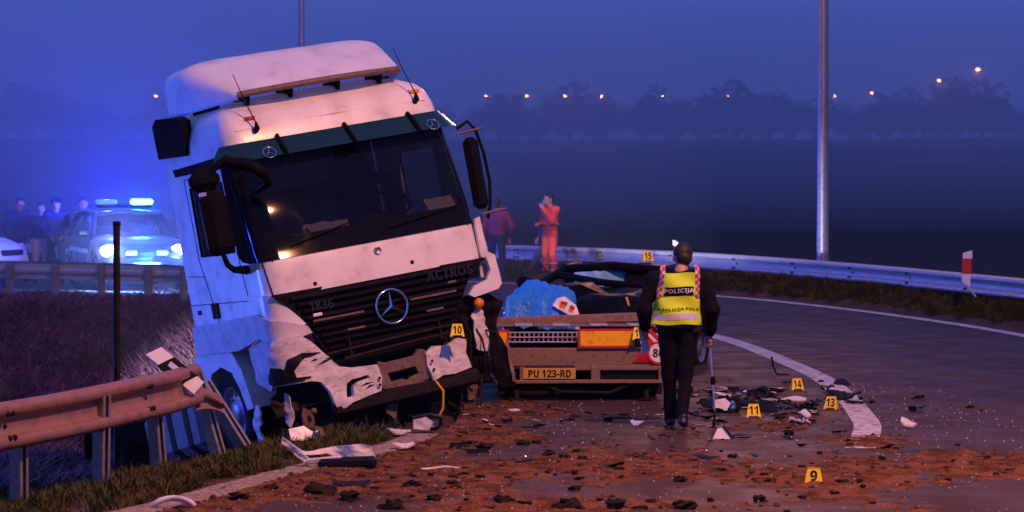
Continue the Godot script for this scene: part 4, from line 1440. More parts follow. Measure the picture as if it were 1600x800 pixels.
# ---------------------------------------------------------------- cars
# Own axes: x across, y up, nose towards +z, (0, 0, 0) on the ground under the middle.
# d: l, w, h lengths; hood, belt heights; ws0, ws1 foot and head of the windscreen, rw0, rw1 of the rear window (z); axles zf, zr; r wheel radius
func car_parts(o: Node3D, d: Dictionary, paint: Material, glass, lamps: Material, dent := 0.0) -> void:
	var s := st()
	var l: float = d.l
	var w: float = d.w * 0.5
	var rows := []
	var zs := []
	var n := 44
	for i in n + 1:
		zs.append(-l * 0.5 + l * i / n)
	for z in zs:
		var t: float = z / (l * 0.5)
		var top := pick([[-l * 0.5, d.tail], [-l * 0.47, d.tail + 0.06], [d.rw0, d.belt], [d.ws0, d.belt - 0.02], [lerpf(d.ws0, l * 0.5, 0.55), d.hood], [l * 0.46, d.hood - 0.14], [l * 0.49, d.hood - 0.26], [l * 0.5, d.hood - 0.34]], z)
		var half := w * (1.0 - 0.13 * pow(absf(t), 6.0) - 0.05 * pow(absf(t), 2.0)) * (0.92 if absf(t) > 0.995 else 1.0)
		var low := 0.22
		for za in [d.zf, d.zr]:
			var q: float = d.r + 0.06
			if absf(z - za) < q:
				low = maxf(low, d.r + sqrt(q * q - (z - za) * (z - za)))
		var bottom := 0.2 + (0.12 if absf(t) > 0.97 else 0.0)
		var half_row := [Vector3(half * 0.82, minf(low, top - 0.1) if low > 0.23 else bottom, z), Vector3(half * 0.985, low if low > 0.23 else bottom + 0.05, z), Vector3(half, maxf(low, lerpf(bottom, top, 0.35)), z), Vector3(half * 1.0, lerpf(low, top, 0.62), z), Vector3(half * 0.985, lerpf(low, top, 0.8), z), Vector3(half * 0.95, top - 0.035, z), Vector3(half * 0.9, top, z), Vector3(half * 0.5, top + 0.035, z)]
		var row := PackedVector3Array()
		for k in half_row.size():
			row.append(half_row[k])
		row.append(Vector3(0, top + 0.045, z))
		for k in range(half_row.size() - 1, -1, -1):
			row.append(Vector3(-half_row[k].x, half_row[k].y, z))
		if dent > 0.0:
			for k in row.size():
				var p := row[k]
				var fr := smoothstep(-0.4, l * 0.5, p.z)
				var nn := Vector3(noise.get_noise_3d(p.x * 60, p.y * 60, p.z * 60), noise.get_noise_3d(p.x * 60 + 99, p.y * 60, p.z * 60), noise.get_noise_3d(p.x * 60, p.y * 60 + 99, p.z * 60))
				row[k] = p + nn * dent * (0.3 + fr) * 2.0 + Vector3(0, 0, -0.35 * fr * dent * 4.0 * maxf(0.0, 0.4 - p.x))
		rows.append(row)
	loft(s, rows)
	var first: PackedVector3Array = rows[0]
	var last: PackedVector3Array = rows[n]
	for ring in [first, last]:
		var c := Vector3.ZERO
		for p in ring:
			c += p / ring.size()
		for k in ring.size():
			t3(s, c, ring[k], ring[(k + 1) % ring.size()])
	put("body", s, paint, o)
	# roof and pillars
	var hw0 := w * 0.93
	var hw1 := w * 0.74
	var roof := []
	for i in 9:
		var t := i / 8.0
		var z := lerpf(d.rw1, d.ws1, t)
		var y: float = d.h - 0.07 * pow(absf(t - 0.45) * 2.0, 2.0)
		var row := PackedVector3Array()
		for k in 9:
			var u := k / 4.0 - 1.0
			row.append(Vector3(u * hw1, y - 0.06 * pow(absf(u), 4.0), z))
		roof.append(row)
	s = st()
	loft(s, roof)
	put("car_roof", s, paint, o)
	for sd in [-1.0, 1.0]:
		var edge := []
		var fr := Vector3(sd * hw1, d.h - 0.11, d.ws1)
		var rr := Vector3(sd * hw1, d.h - 0.12, d.rw1)
		var ff := Vector3(sd * hw0, d.belt - 0.02, d.ws0)
		var rf := Vector3(sd * hw0, d.belt, d.rw0)
		var bt := lerpf(d.ws1, d.rw1, 0.45)
		var bb := lerpf(d.ws0, d.rw0, 0.5)
		var bt3 := Vector3(sd * hw1, d.h - 0.06, bt)
		var bb3 := Vector3(sd * hw0, d.belt, bb)
		for g in [["pillar", [ff, fr], 0.06], ["pillar", [bb3, bt3], 0.055], ["pillar", [rf, rr], 0.08], ["roof_rail", [fr, fr.lerp(rr, 0.33) + Vector3(0, 0.045, 0), fr.lerp(rr, 0.66) + Vector3(0, 0.045, 0), rr], 0.07]]:
			s = st()
			tube(s, g[1], g[2], 8)
			put(g[0], s, paint, o)
		if glass:
			var m1 := fr.lerp(rr, 0.5) + Vector3(0, 0.03, 0)
			s = st()
			q4(s, ff, fr, bt3, bb3)
			put("side_window", s, glass, o)
			s = st()
			q4(s, bb3, bt3, rr, rf)
			put("side_window", s, glass, o)
		# door seams, handle, mirror
		for z in [d.ws0 - 0.12, bb, d.rw0 + 0.42]:
			s = st()
			tube(s, [Vector3(sd * (w * 0.965 + 0.01), d.belt - 0.05, z), Vector3(sd * (w + 0.002), d.belt * 0.66, z), Vector3(sd * (w - 0.01), 0.32, z + 0.03)], 0.007, 5)
			put("door_seam", s, M.ink, o)
		for z in [bb + 0.16, d.rw0 + 0.52]:
			s = st()
			bx(s, Vector3(sd * (w * 0.985), d.belt - 0.16, z), Vector3(0.03, 0.03, 0.18))
			put("door_handle", s, paint, o)
		s = st()
		bx(s, Vector3(sd * (w + 0.09), d.belt + 0.08, d.ws0 - 0.22), Vector3(0.2, 0.13, 0.09), Transform3D(), 0.035)
		put("wing_mirror", s, paint, o)
		# lamps
		s = st()
		var hl: float = d.hood - 0.2
		for k in 1:
			var prof := [Vector2(0.0, 0.06), Vector2(0.09, 0.045), Vector2(0.14, 0.0), Vector2(0.13, -0.1)]
			lathe(s, prof, 16, Transform3D(Basis(Vector3(1.35, 0, 0), Vector3(sd * 0.45, 0.1, 0.85), Vector3(0, 0.8, -0.2)), Vector3(sd * w * 0.76, hl, l * 0.5 - 0.13)))
		if dent == 0.0:
			put("headlight", s, lamps, o)
		s = st()
		bx(s, Vector3(sd * w * 0.84, d.tail - 0.12, -l * 0.5 + 0.03), Vector3(0.22, 0.24, 0.1), Transform3D(), 0.03)
		put("tail_light", s, M.red_lens, o)
		for z in [d.zf, d.zr]:
			wheel(o, Vector3(sd * (w - 0.11), d.r, z), d.r, 0.2, M.rim_steel, sd, "wheel", 0.62)
	s = st()
	tube(s, [Vector3(-hw1, d.h - 0.11, d.ws1), Vector3(0, d.h - 0.06, d.ws1 + 0.04), Vector3(hw1, d.h - 0.11, d.ws1)], 0.06, 8)
	put("windscreen_header", s, paint, o)
	if glass:
		s = st()
		q4(s, Vector3(-hw0, d.belt, d.ws0), Vector3(hw0, d.belt, d.ws0), Vector3(hw1, d.h - 0.1, d.ws1), Vector3(-hw1, d.h - 0.1, d.ws1))
		put("windscreen", s, glass, o)
		s = st()
		q4(s, Vector3(-hw0, d.belt, d.rw0), Vector3(hw0, d.belt, d.rw0), Vector3(hw1, d.h - 0.1, d.rw1), Vector3(-hw1, d.h - 0.1, d.rw1))
		put("rear_window", s, glass, o)
	# front: grille, bumper slot, number plate
	s = st()
	bx(s, Vector3(0, d.hood - 0.27, l * 0.5 - 0.01), Vector3(w * 0.95, 0.12, 0.06), Transform3D(), 0.02)
	put("grille", s, M.black_plastic, o)
	s = st()
	bx(s, Vector3(0, 0.36, l * 0.5 + 0.0), Vector3(w * 1.3, 0.13, 0.06), Transform3D(), 0.02)
	put("air_intake", s, M.black_plastic, o)
	s = st()
	bx(s, Vector3(0, 0.5, l * 0.5 + 0.02), Vector3(0.52, 0.11, 0.02))
	put("number_plate", s, M.sign_white, o)
	# seats and floor inside
	s = st()
	bx(s, Vector3(0, 0.42, 0), Vector3(w * 1.7, 0.2, l * 0.62))
	put("cabin_floor", s, M.interior, o)
	for x in [-0.36, 0.36]:
		for z in [lerpf(d.ws0, d.rw0, 0.36), lerpf(d.ws0, d.rw0, 0.75)]:
			s = st()
			bx(s, Vector3(x, 0.6, z + 0.2), Vector3(0.46, 0.18, 0.46), Transform3D(), 0.05)
			bx(s, Vector3(x, 0.92, z - 0.06), Vector3(0.46, 0.6, 0.14), Transform3D(Basis(Vector3.RIGHT, 0.0), Vector3.ZERO), 0.05)
			bx(s, Vector3(x, 1.26, z - 0.1), Vector3(0.24, 0.14, 0.1), Transform3D(), 0.04)
			put("car_seat", s, M.interior if glass else M.ink, o)

func cars() -> void:
	# police car with its roof bar flashing
	var o := thing("police_car", "police car with flashing blue roof bar and dazzling headlights", "police car", Vector3(-7.75, 0.0, -64.2), 0.3)
	car_parts(o, {l = 4.5, w = 1.82, h = 1.56, hood = 0.98, belt = 1.02, tail = 0.95, ws0 = 0.95, ws1 = 0.2, rw0 = -1.95, rw1 = -1.55, zf = 1.4, zr = -1.32, r = 0.33}, M.blue_paint, M.car_glass, M.headlamp_lit)
	var s := st()
	bx(s, Vector3(0, 1.62, -0.2), Vector3(1.1, 0.06, 0.26), Transform3D(), 0.02)
	put("light_bar_base", s, M.black_plastic, o)
	for x in [-0.36, 0.36]:
		s = st()
		bx(s, Vector3(x, 1.7, -0.2), Vector3(0.42, 0.1, 0.24), Transform3D(), 0.035)
		put("flashing_light", s, M.cyan_flash if x > 0.0 else M.blue_dim, o)
		omni(o, Vector3(x, 1.71, -0.2), Color(0.12, 0.16, 1.0), BLUE_E, 0.12)
	s = st()
	for sd in [-1.0, 1.0]:
		s = st()
		bx(s, Vector3(sd * 0.912, 0.74, -0.3), Vector3(0.006, 0.09, 2.2), Transform3D(), 0.001)
		put("white_stripe", s, M.sign_white, o)
	for x in [-0.3, 0.3]:
		s = st()
		bx(s, Vector3(x, 0.74, 2.27), Vector3(0.2, 0.07, 0.04), Transform3D(), 0.015)
		put("grille_flasher_light", s, M.cyan_flash, o)
	omni(o, Vector3(0.0, 0.74, 2.5), Color(0.12, 0.3, 1.0), BLUE_E * 0.35, 0.1)
	for sd in [-1.0, 1.0]:
		var l := SpotLight3D.new()
		l.name = "headlight_beam"
		l.light_color = Color(0.9, 0.92, 1.0)
		l.light_energy = 24.0
		l.spot_angle = 38.0
		l.spot_range = 120.0
		l.spot_attenuation = 2.0
		l.light_size = 0.08
		l.shadow_enabled = true
		o.add_child(l, true)
		l.position = Vector3(sd * 0.7, 0.8, 2.32)
		l.rotation = Vector3(-0.02, PI, 0)
		omni(o, Vector3(sd * 0.7, 0.8, 2.42), Color(0.5, 0.7, 1.0), 6.0, 0.1)
	# a second police car just outside the frame, pulled up on the grass to the left
	var o2 := dup(o, "police_car", "second police car on the grass left of the lorry", Vector3(-11.6, land(-11.6, -35.5) - 0.02, -35.5), 2.66)
	for c in o2.get_children():
		if c is SpotLight3D:
			c.spot_angle = 8.0
			c.light_energy = 1000.0
			c.light_color = Color(0.86, 0.84, 1.0)
			c.rotation = Vector3(0.01, PI, 0)
		elif c is OmniLight3D:
			c.light_energy *= 0.52
	# pale car at the left edge
	o = thing("parked_car", "pale parked car whose nose enters at the left edge", "car", Vector3(-12.05, 0.0, -65.0), 1.22)
	car_parts(o, {l = 4.3, w = 1.76, h = 1.5, hood = 0.95, belt = 0.98, tail = 0.95, ws0 = 0.85, ws1 = 0.1, rw0 = -1.8, rw1 = -1.4, zf = 1.35, zr = -1.25, r = 0.31}, M.car_white, M.car_glass, M.lens_clear)
	# wrecked black car behind the trailer
	o = thing("wrecked_car", "crushed black car without windows behind the trailer, blue sheeting on its bonnet", "car", Vector3(1.2, 0.0, -39.7), -0.36)
	car_parts(o, {l = 3.7, w = 1.74, h = 1.34, hood = 0.94, belt = 0.96, tail = 0.95, ws0 = 0.72, ws1 = -0.1, rw0 = -1.6, rw1 = -1.2, zf = 1.15, zr = -1.15, r = 0.3}, M.black_paint, null, M.lens_clear, 0.12)

	o.rotation.x = -0.075
	var hs := st()
	var ht := o.transform.affine_inverse() * Transform3D(Basis(Vector3.UP, -0.15) * Basis(Vector3.BACK, -0.35) * Basis(Vector3.RIGHT, -0.35), Vector3(0.66, 0.86, -37.75))
	panel(hs, pv([-0.17, -0.05, 0.12, -0.1, 0.17, -0.05, 0.08, 0.06, -0.08, 0.11, -0.16, 0.05]), [pv([-0.1, -0.04, -0.03, -0.05, -0.02, 0.05, -0.1, 0.04]), pv([0.02, -0.05, 0.08, -0.06, 0.08, 0.02, 0.02, 0.04])], 0.03, flatmap(ht), 0.05, 0.02)
	put("broken_headlight", hs, M.sign_white, o)
	hs = st()
	tube(hs, [Vector3(-0.55, 1.14, 0.3), Vector3(0.0, 1.06, 0.38), Vector3(0.68, 1.0, 0.5)], 0.05, 6)
	put("torn_bar", hs, M.black_paint, o)
	hs = st()
	for c in [[-0.06, 0.0], [0.05, -0.02]]:
		lathe(hs, [Vector2(0.0, -0.05), Vector2(0.03, -0.04), Vector2(0.05, 0.0)], 12, ht * Transform3D(Basis(Vector3.RIGHT, PI * 0.5), Vector3(c[0], c[1], 0.0)))
	put("lamp_bowl", hs, M.orange_lens, o)
	var sheet := thing("pale_sheet", "pale blue sheet hanging inside the wrecked car's window", "sheet", Vector3(1.2, 0.0, -39.7), -0.36)
	s = st()
	panel(s, pv([-0.5, -0.1, -0.3, -0.16, -0.05, -0.1, 0.3, -0.04, 0.42, -0.02, 0.4, 0.06, 0.1, 0.1, -0.5, 0.06]), [], 0.008, flatmap(Transform3D(Basis(Vector3.UP, 0.5), Vector3(0.0, 1.13, -0.2))), 0.08, 0.1)
	put("sheet_cloth", s, M.sheet_pale, sheet)
	# blue sheeting over its bonnet and windscreen
	s = st()
	var rows := []
	for i in 57:
		var row := PackedVector3Array()
		for k in 57:
			var u := k / 56.0 - 0.5
			var v := i / 56.0 - 0.5
			var hump := 0.3 * exp(-pow((u + 0.08) / 0.26, 2.0) - pow((v + 0.1) / 0.28, 2.0)) + 0.16 * exp(-pow((u - 0.22) / 0.16, 2.0) - pow((v - 0.15) / 0.2, 2.0))
			var fold := noise.get_noise_2d(u * 130.0, v * 60.0) * 0.13 + 0.035 * sin(u * 19.0 + v * 7.0) + 0.06 * (0.35 - sqrt(absf(noise.get_noise_2d(u * 190.0 + v * 60.0, v * 120.0 + 40.0)))) - 0.03 * sqrt(absf(noise.get_noise_2d(u * 420.0 + 9.0, v * 330.0 + u * 90.0)))
			var edge := smoothstep(0.36, 0.5, maxf(absf(u), absf(v)))
			row.append(Vector3(u * 1.15 * (1.0 - 0.12 * edge) + 0.04 * sin(v * 11.0), 0.24 + hump + fold - 0.42 * edge, v * 1.0 + 0.05 * sin(u * 9.0)))
		rows.append(row)
	loft(s, rows)
	tag(put("blue_sheeting", s, M.tarp), "crumpled bright blue plastic sheeting draped over the wrecked car's bonnet", "sheeting").transform = Transform3D(Basis.from_scale(Vector3(0.86, 0.72, 0.95)), Vector3(0.35, 0.77, -38.25))

# ---------------------------------------------------------------- trailer
func trailer() -> void:
	var o := thing("car_trailer", "steel car trailer with orange marker boards, number plate and ramp", "trailer", Vector3(0.75, 0.0, -34.5), 0.03)
	# own axes: x to the right, y up, rear face at z = 0, towards the photographer
	var w := 0.94
	var s := st()
	bx(s, Vector3(0, 0.47, -0.05), Vector3(1.88, 0.2, 0.1), Transform3D(), 0.012)
	put("rear_crossbeam", s, M.trailer_steel, o)
	s = st()
	bx(s, Vector3(0, 0.85, -0.62), Vector3(1.9, 0.1, 0.1), Transform3D(Basis(Vector3.BACK, 0.035), Vector3.ZERO), 0.012)
	put("deck_edge_beam", s, M.trailer_steel, o)
	for i in 9:   # worn ramp plates
		s = st()
		bx(s, Vector3(-0.82 + i * 0.205, 0.8 + 0.004 * (i % 2), -0.4), Vector3(0.198, 0.018, 0.4), Transform3D(), 0.004)
		put("deck_plate", s, M.zinc if i % 2 else M.trailer_steel, o)
	for r in 3:   # perforated ramp lip: rungs between two rails
		s = st()
		bx(s, Vector3(-0.28, 0.735 - r * 0.05, -0.1 + r * 0.03), Vector3(1.22, 0.016, 0.02), Transform3D(), 0.004)
		put("ramp_rail", s, M.zinc, o)
	for i in 24:
		s = st()
		bx(s, Vector3(-0.87 + i * 0.0515, 0.685, -0.085), Vector3(0.014, 0.1, 0.02), Transform3D(), 0.004)
		put("ramp_rung", s, M.zinc, o)
	for b in [[0.27, 0.675, 0.62, 0.21], [-0.85, 0.66, 0.13, 0.22]]:
		s = st()
		bx(s, Vector3(b[0], b[1], 0.03), Vector3(b[2], b[3], 0.012), Transform3D(), 0.003)
		var board := put("marker_board", s, M.hatch_red, o)
		s = st()
		bx(s, Vector3(b[0], b[1], 0.037), Vector3(b[2] - 0.05, b[3] - 0.05, 0.008), Transform3D(), 0.002)
		put("orange_face", s, M.hatch_orange, board)
	# reflecting triangle, speed plate
	s = st()
	prism(s, pv([-0.1, -0.08, 0.1, -0.08, 0.0, 0.09]), 0.012, Transform3D(Basis(), Vector3(0.66, 0.5, 0.022)))
	var tri := put("triangle_reflector", s, M.hatch_red, o)
	s = st()
	prism(s, pv([-0.065, -0.06, 0.065, -0.06, 0.0, 0.055]), 0.012, Transform3D(Basis(), Vector3(0.66, 0.5, 0.028)))
	put("reflector_face", s, M.red_lens, tri)
	s = st()
	var disc := Transform3D(Basis(Vector3.RIGHT, PI * 0.5), Vector3(0.83, 0.52, 0.03))
	lathe(s, [Vector2(0.125, -0.008), Vector2(0.125, 0.004), Vector2(0.1, 0.006)], 24, disc, false)
	var sp := put("speed_sign", s, M.sign_red, o)
	s = st()
	lathe(s, [Vector2(0.1, 0.007), Vector2(0, 0.007)], 24, disc, false)
	put("sign_face", s, M.sign_white, sp)
	words("sign_digits", "80", 0.12, 0.09, M.ink, sp, Transform3D(Basis(), Vector3(0.83, 0.52, 0.04)))
	s = st()
	for i in 4:   # red and white hatched board beside the speed sign
		prism(s, pv([0.0, 0.0, 0.055, 0.0, 0.0, 0.055] if i == 0 else [0.055 * (i * 2 - 1), 0.0, 0.055 * i * 2, 0.0, 0.0, 0.055 * i * 2, 0.0, 0.055 * (i * 2 - 1)]), 0.004, Transform3D(Basis(), Vector3(0.7, 0.61, 0.036)))
	var hb := put("hatched_stripe", s, M.hatch_red, o)
	hb.set_meta("kind", "stuff")
	s = st()
	bx(s, Vector3(0.83, 0.67, 0.024), Vector3(0.26, 0.12, 0.01), Transform3D(), 0.002)
	put("hatched_board", s, M.sign_white, o)
	# lower beam with the lamp recess and plate
	s = st()
	bx(s, Vector3(-0.05, 0.21, 0.0), Vector3(1.9, 0.04, 0.12), Transform3D(), 0.008)
	put("lower_bar", s, M.trailer_steel, o)
	s = st()
	bx(s, Vector3(0.42, 0.355, 0.0), Vector3(1.0, 0.05, 0.06), Transform3D(), 0.008)
	put("upper_bar", s, M.trailer_steel, o)
	for b in [[0.15, 0.42], [0.86, 0.12], [-0.86, 0.12], [-0.64, 0.1]]:
		s = st()
		bx(s, Vector3(b[0], 0.295, 0.0), Vector3(0.06 if b[1] < 0.2 else 0.1, 0.15, 0.08), Transform3D(), 0.006)
		put("bracket", s, M.trailer_steel, o)
	s = st()
	bx(s, Vector3(0.5, 0.285, -0.04), Vector3(0.62, 0.11, 0.04))
	put("lamp_recess", s, M.ink, o)
	s = st()
	bx(s, Vector3(-0.35, 0.3, 0.045), Vector3(0.57, 0.115, 0.012), Transform3D(), 0.003)
	var plate := put("number_plate", s, M.number_plate, o)
	plate.set_meta("label", "worn yellowish number plate reading PU 123-RD")
	words("plate_text", "PU 123-RD", 0.46, 0.078, M.ink, plate, Transform3D(Basis(), Vector3(-0.345, 0.3, 0.054)))
	# low deck, drawbar and wheels, in the dark below
	s = st()
	bx(s, Vector3(0, 0.3, -1.6), Vector3(1.8, 0.08, 2.9), Transform3D(), 0.01)
	put("low_deck", s, M.steel_dark, o)
	for x in [-0.78, 0.78]:
		s = st()
		bx(s, Vector3(x, 0.56, -0.4), Vector3(0.1, 0.44, 0.5), Transform3D(), 0.01)
		put("side_plate", s, M.steel_dark, o)
		wheel(o, Vector3(x, 0.3, -0.75), 0.3, 0.2, M.rim_steel, signf(x))
		s = st()
		tube(s, [Vector3(x * 0.9, 0.3, -0.1), Vector3(x * 0.9, 0.02, -0.02)], 0.035, 8)
		bx(s, Vector3(x * 0.9, 0.02, -0.02), Vector3(0.16, 0.02, 0.16))
		put("prop_stand", s, M.steel_dark, o)
	s = st()
	bx(s, Vector3(0, 0.2, -0.55), Vector3(1.3, 0.25, 0.3), Transform3D(), 0.03)
	put("axle_box", s, M.steel_dark, o)
	for x in [-0.62, 0.0, 0.62]:
		s = st()
		bx(s, Vector3(x, 0.13, -0.3), Vector3(0.55, 0.2, 0.012), Transform3D(Basis(Vector3.RIGHT, 0.06), Vector3.ZERO), 0.003)
		put("mud_flap", s, M.rubber, o)
	s = st()
	tube(s, [Vector3(-0.5, 0.2, -0.05), Vector3(-0.2, 0.1, 0.03), Vector3(0.3, 0.09, 0.04), Vector3(0.6, 0.2, -0.02)], 0.02, 6)
	put("slack_cable", s, M.rubber, o)

# ---------------------------------------------------------------- numbered evidence markers
func marker(num: String, label: String, at: Vector3, turn: float, k := 1.0) -> void:
	var o := thing("evidence_marker", label, "evidence marker", at, turn, "numbered yellow evidence markers")
	var w := 0.075 * k
	var t := 0.05 * k
	var h := 0.135 * k
	for sd in [1.0, -1.0]:   # two leaning trapezoid faces that meet in a fold
		var tr := Transform3D(Basis(Vector3.UP, 0.0 if sd > 0.0 else PI) * Basis(Vector3.RIGHT, -0.28), Vector3(0, 0, 0.04 * k * sd))
		var s := st()
		prism(s, pv([-w, 0, -w * 0.72, 0, -w * 0.62, h * 0.12, w * 0.62, h * 0.12, w * 0.72, 0, w, 0, t, h, -t, h]), 0.004, tr)
		var f := put("marker_face", s, M.marker_yellow, o)
		if sd > 0.0:
			words("number", num, 0.045 * k * num.length() * (1.0 if num.length() > 1 else 1.25), 0.085 * k, M.ink, f, tr * Transform3D(Basis(), Vector3(0, h * 0.54, 0.003)))
	var s2 := st()
	bx(s2, Vector3(0, h * 0.955, 0), Vector3(t * 2.0, 0.006, 0.012 * k))
	put("fold", s2, M.marker_yellow, o)

func markers() -> void:
	marker("9", "yellow marker 9 standing alone nearest on the open road", Vector3(2.44, 0.0, -25.8), -0.1)
	marker("11", "yellow marker 11 on the road between headlamp wreckage and marker 13", Vector3(2.45, 0.0, -32.4), 0.0)
	marker("13", "yellow marker 13 at the right end of the debris by the white line", Vector3(3.34, 0.0, -33.4), -0.45)
	marker("14", "yellow marker 14 behind the debris heap", Vector3(3.22, 0.0, -36.1), 0.25)
	marker("10", "yellow marker 10 perched on the lorry's crumpled bumper", Vector3(-0.57, 0.77, -33.24), 0.1)
	marker("12", "yellow marker 12 on the trailer's right corner beside the officer", Vector3(1.365, 0.67, -34.4), 0.1, 1.0)
	marker("15", "yellow marker 15 on the roof of the wrecked car", Vector3(1.65, 1.36, -38.9), 0.2, 0.95)

# ---------------------------------------------------------------- people
# pose: joints in own axes, facing +z, feet at y = 0; missing ones stand at ease
func person(called: String, label: String, at: Vector3, turn: float, k: float, pose: Dictionary, upper: Material, lower: Material, cell: float, group := "", shoes: Material = null) -> Node3D:
	var o := thing(called, label, "person", at, turn, group)
	var j := {head = Vector3(0, 1.62, 0.03), neck = Vector3(0, 1.46, -0.01), chest = Vector3(0, 1.28, 0.0), waist = Vector3(0, 1.06, 0.0), hip = Vector3(0, 0.93, 0.0), sl = Vector3(0.19, 1.41, -0.01), sr = Vector3(-0.19, 1.41, -0.01), el = Vector3(0.27, 1.13, -0.02), er = Vector3(-0.27, 1.13, -0.02), hl = Vector3(0.27, 0.87, 0.1), hr = Vector3(-0.27, 0.87, 0.1), ll = Vector3(0.1, 0.9, 0), lr = Vector3(-0.1, 0.9, 0), kl = Vector3(0.12, 0.49, 0.02), kr = Vector3(-0.12, 0.49, 0.02), fl = Vector3(0.13, 0.09, -0.02), fr = Vector3(-0.13, 0.09, -0.02)}
	j.merge(pose, true)
	for key in j:
		j[key] = j[key] * k if j[key] is Vector3 else j[key]
	var fw: Vector3 = j.get("look", Vector3(0, 0, 1)).normalized()
	var sw := fw.cross(Vector3.UP).normalized()
	var skin := [[j.head, j.head + Vector3(0, 0.03, 0) * k, 0.083 * k, 0.09 * k], [j.head + fw * 0.02 * k - Vector3(0, 0.06, 0) * k, j.head + fw * 0.045 * k - Vector3(0, 0.07, 0) * k, 0.062 * k, 0.045 * k], [j.neck, j.head - Vector3(0, 0.05, 0) * k, 0.06 * k, 0.055 * k], [j.head + fw * 0.09 * k, j.head + fw * 0.105 * k - Vector3(0, 0.028, 0) * k, 0.012 * k, 0.018 * k], [j.chest, j.neck, 0.1 * k, 0.06 * k], [j.hip, j.chest, 0.1 * k, 0.1 * k]]
	for sd in [-1.0, 1.0]:
		skin.append([j.head + sw * 0.083 * k * sd, j.head + sw * 0.088 * k * sd - Vector3(0, 0.03, 0) * k, 0.016 * k, 0.012 * k])
		skin.append([j.head + sw * 0.034 * k * sd + fw * 0.074 * k, j.head + sw * 0.036 * k * sd + fw * 0.075 * k, 0.018 * k, 0.018 * k])
	for sd in ["l", "r"]:
		var e: Vector3 = j["e" + sd]
		var h: Vector3 = j["h" + sd]
		var d := (h - e).normalized()
		var c := d.cross(fw).normalized()
		var f := d.cross(c).normalized()
		skin.append([j["s" + sd], e, 0.04 * k, 0.035 * k])
		skin.append([e, h, 0.035 * k, 0.026 * k])
		skin.append([h, h + d * 0.07 * k, 0.028 * k, 0.032 * k])
		for n in 4:
			var b := h + d * 0.08 * k + f * (n - 1.5) * 0.021 * k
			var m := b + d * (0.04 + 0.006 * (1 - absi(n - 1))) * k + c * 0.008 * k
			skin.append([b, m, 0.0105 * k, 0.0095 * k])
			skin.append([m, m + (d * 0.6 + c * 0.8 * (1.0 if c.dot(-j["s" + sd]) > 0.0 else -1.0)).normalized() * 0.035 * k, 0.0095 * k, 0.008 * k])
		skin.append([h + f * -0.02 * k + d * 0.02 * k, h + d * 0.075 * k - f * 0.055 * k, 0.013 * k, 0.01 * k])
	put("body", flesh(skin, maxf(cell * 0.5, 0.006), 0.02 * k), M.skin, o)
	# hair: the upper back of the head
	var cap := [[j.head + Vector3(0, 0.035, 0) * k - fw * 0.012 * k, j.head - fw * 0.035 * k - Vector3(0, 0.01, 0) * k, 0.098 * k, 0.082 * k]]
	put("hair", flesh(cap, maxf(cell * 0.5, 0.007), 0.02, 0.02, func(p: Vector3) -> float: return (p - j.head).dot(fw) * 0.8 - (p.y - j.head.y) * 0.6 - 0.03 * k), M.hair, o)
	var legs := [[j.hip + Vector3(0.06, 0.02, 0) * k, j.hip + Vector3(-0.06, 0.02, 0) * k, 0.125 * k, 0.125 * k, Vector3(1, 1, 0.9)]]
	for sd in ["l", "r"]:
		legs.append([j["l" + sd], j["k" + sd], 0.098 * k, 0.072 * k])
		legs.append([j["k" + sd], j["f" + sd] + Vector3(0, 0.0, 0), 0.07 * k, 0.06 * k])
	var floor_y: float = minf(j.fl.y, j.fr.y) - 0.06 * k
	put("trousers", flesh(legs, cell, 0.03, 0.02, func(p: Vector3) -> float: return floor_y - p.y), lower, o)
	var bulk: float = j.get("bulk", 1.0) * k
	var coat := [[j.waist + Vector3(0.05, -0.04, 0) * k, j.chest + Vector3(0.06, 0, 0) * k, 0.125 * bulk, 0.13 * bulk], [j.waist - Vector3(0.05, 0.04, 0) * k, j.chest - Vector3(0.06, 0, 0) * k, 0.125 * bulk, 0.13 * bulk], [j.sl, j.sr, 0.075 * bulk, 0.075 * bulk], [j.chest, j.neck - Vector3(0, 0.05, 0) * k, 0.13 * bulk, 0.085 * k]]
	for sd in ["l", "r"]:
		coat.append([j["s" + sd], j["e" + sd], 0.078 * bulk, 0.06 * bulk])
		coat.append([j["e" + sd], j["h" + sd], 0.058 * bulk, 0.047 * bulk])
	put("jacket", flesh(coat, cell, 0.035, 0.022), upper, o)
	for sd in ["l", "r"]:
		var f: Vector3 = j["f" + sd]
		var toe: Vector3 = j.get("toe" + sd, Vector3(0.02 if sd == "l" else -0.02, -0.045, 0.16) * k)
		put("shoe", flesh([[f + Vector3(0, -0.05, -0.03) * k, f + toe, 0.05 * k, 0.042 * k, Vector3(0.9, 0.8, 1)], [f, f + Vector3(0, -0.04, 0.02) * k, 0.055 * k, 0.05 * k]], maxf(cell * 0.6, 0.008), 0.02), shoes if shoes else M.leather, o)
	return o

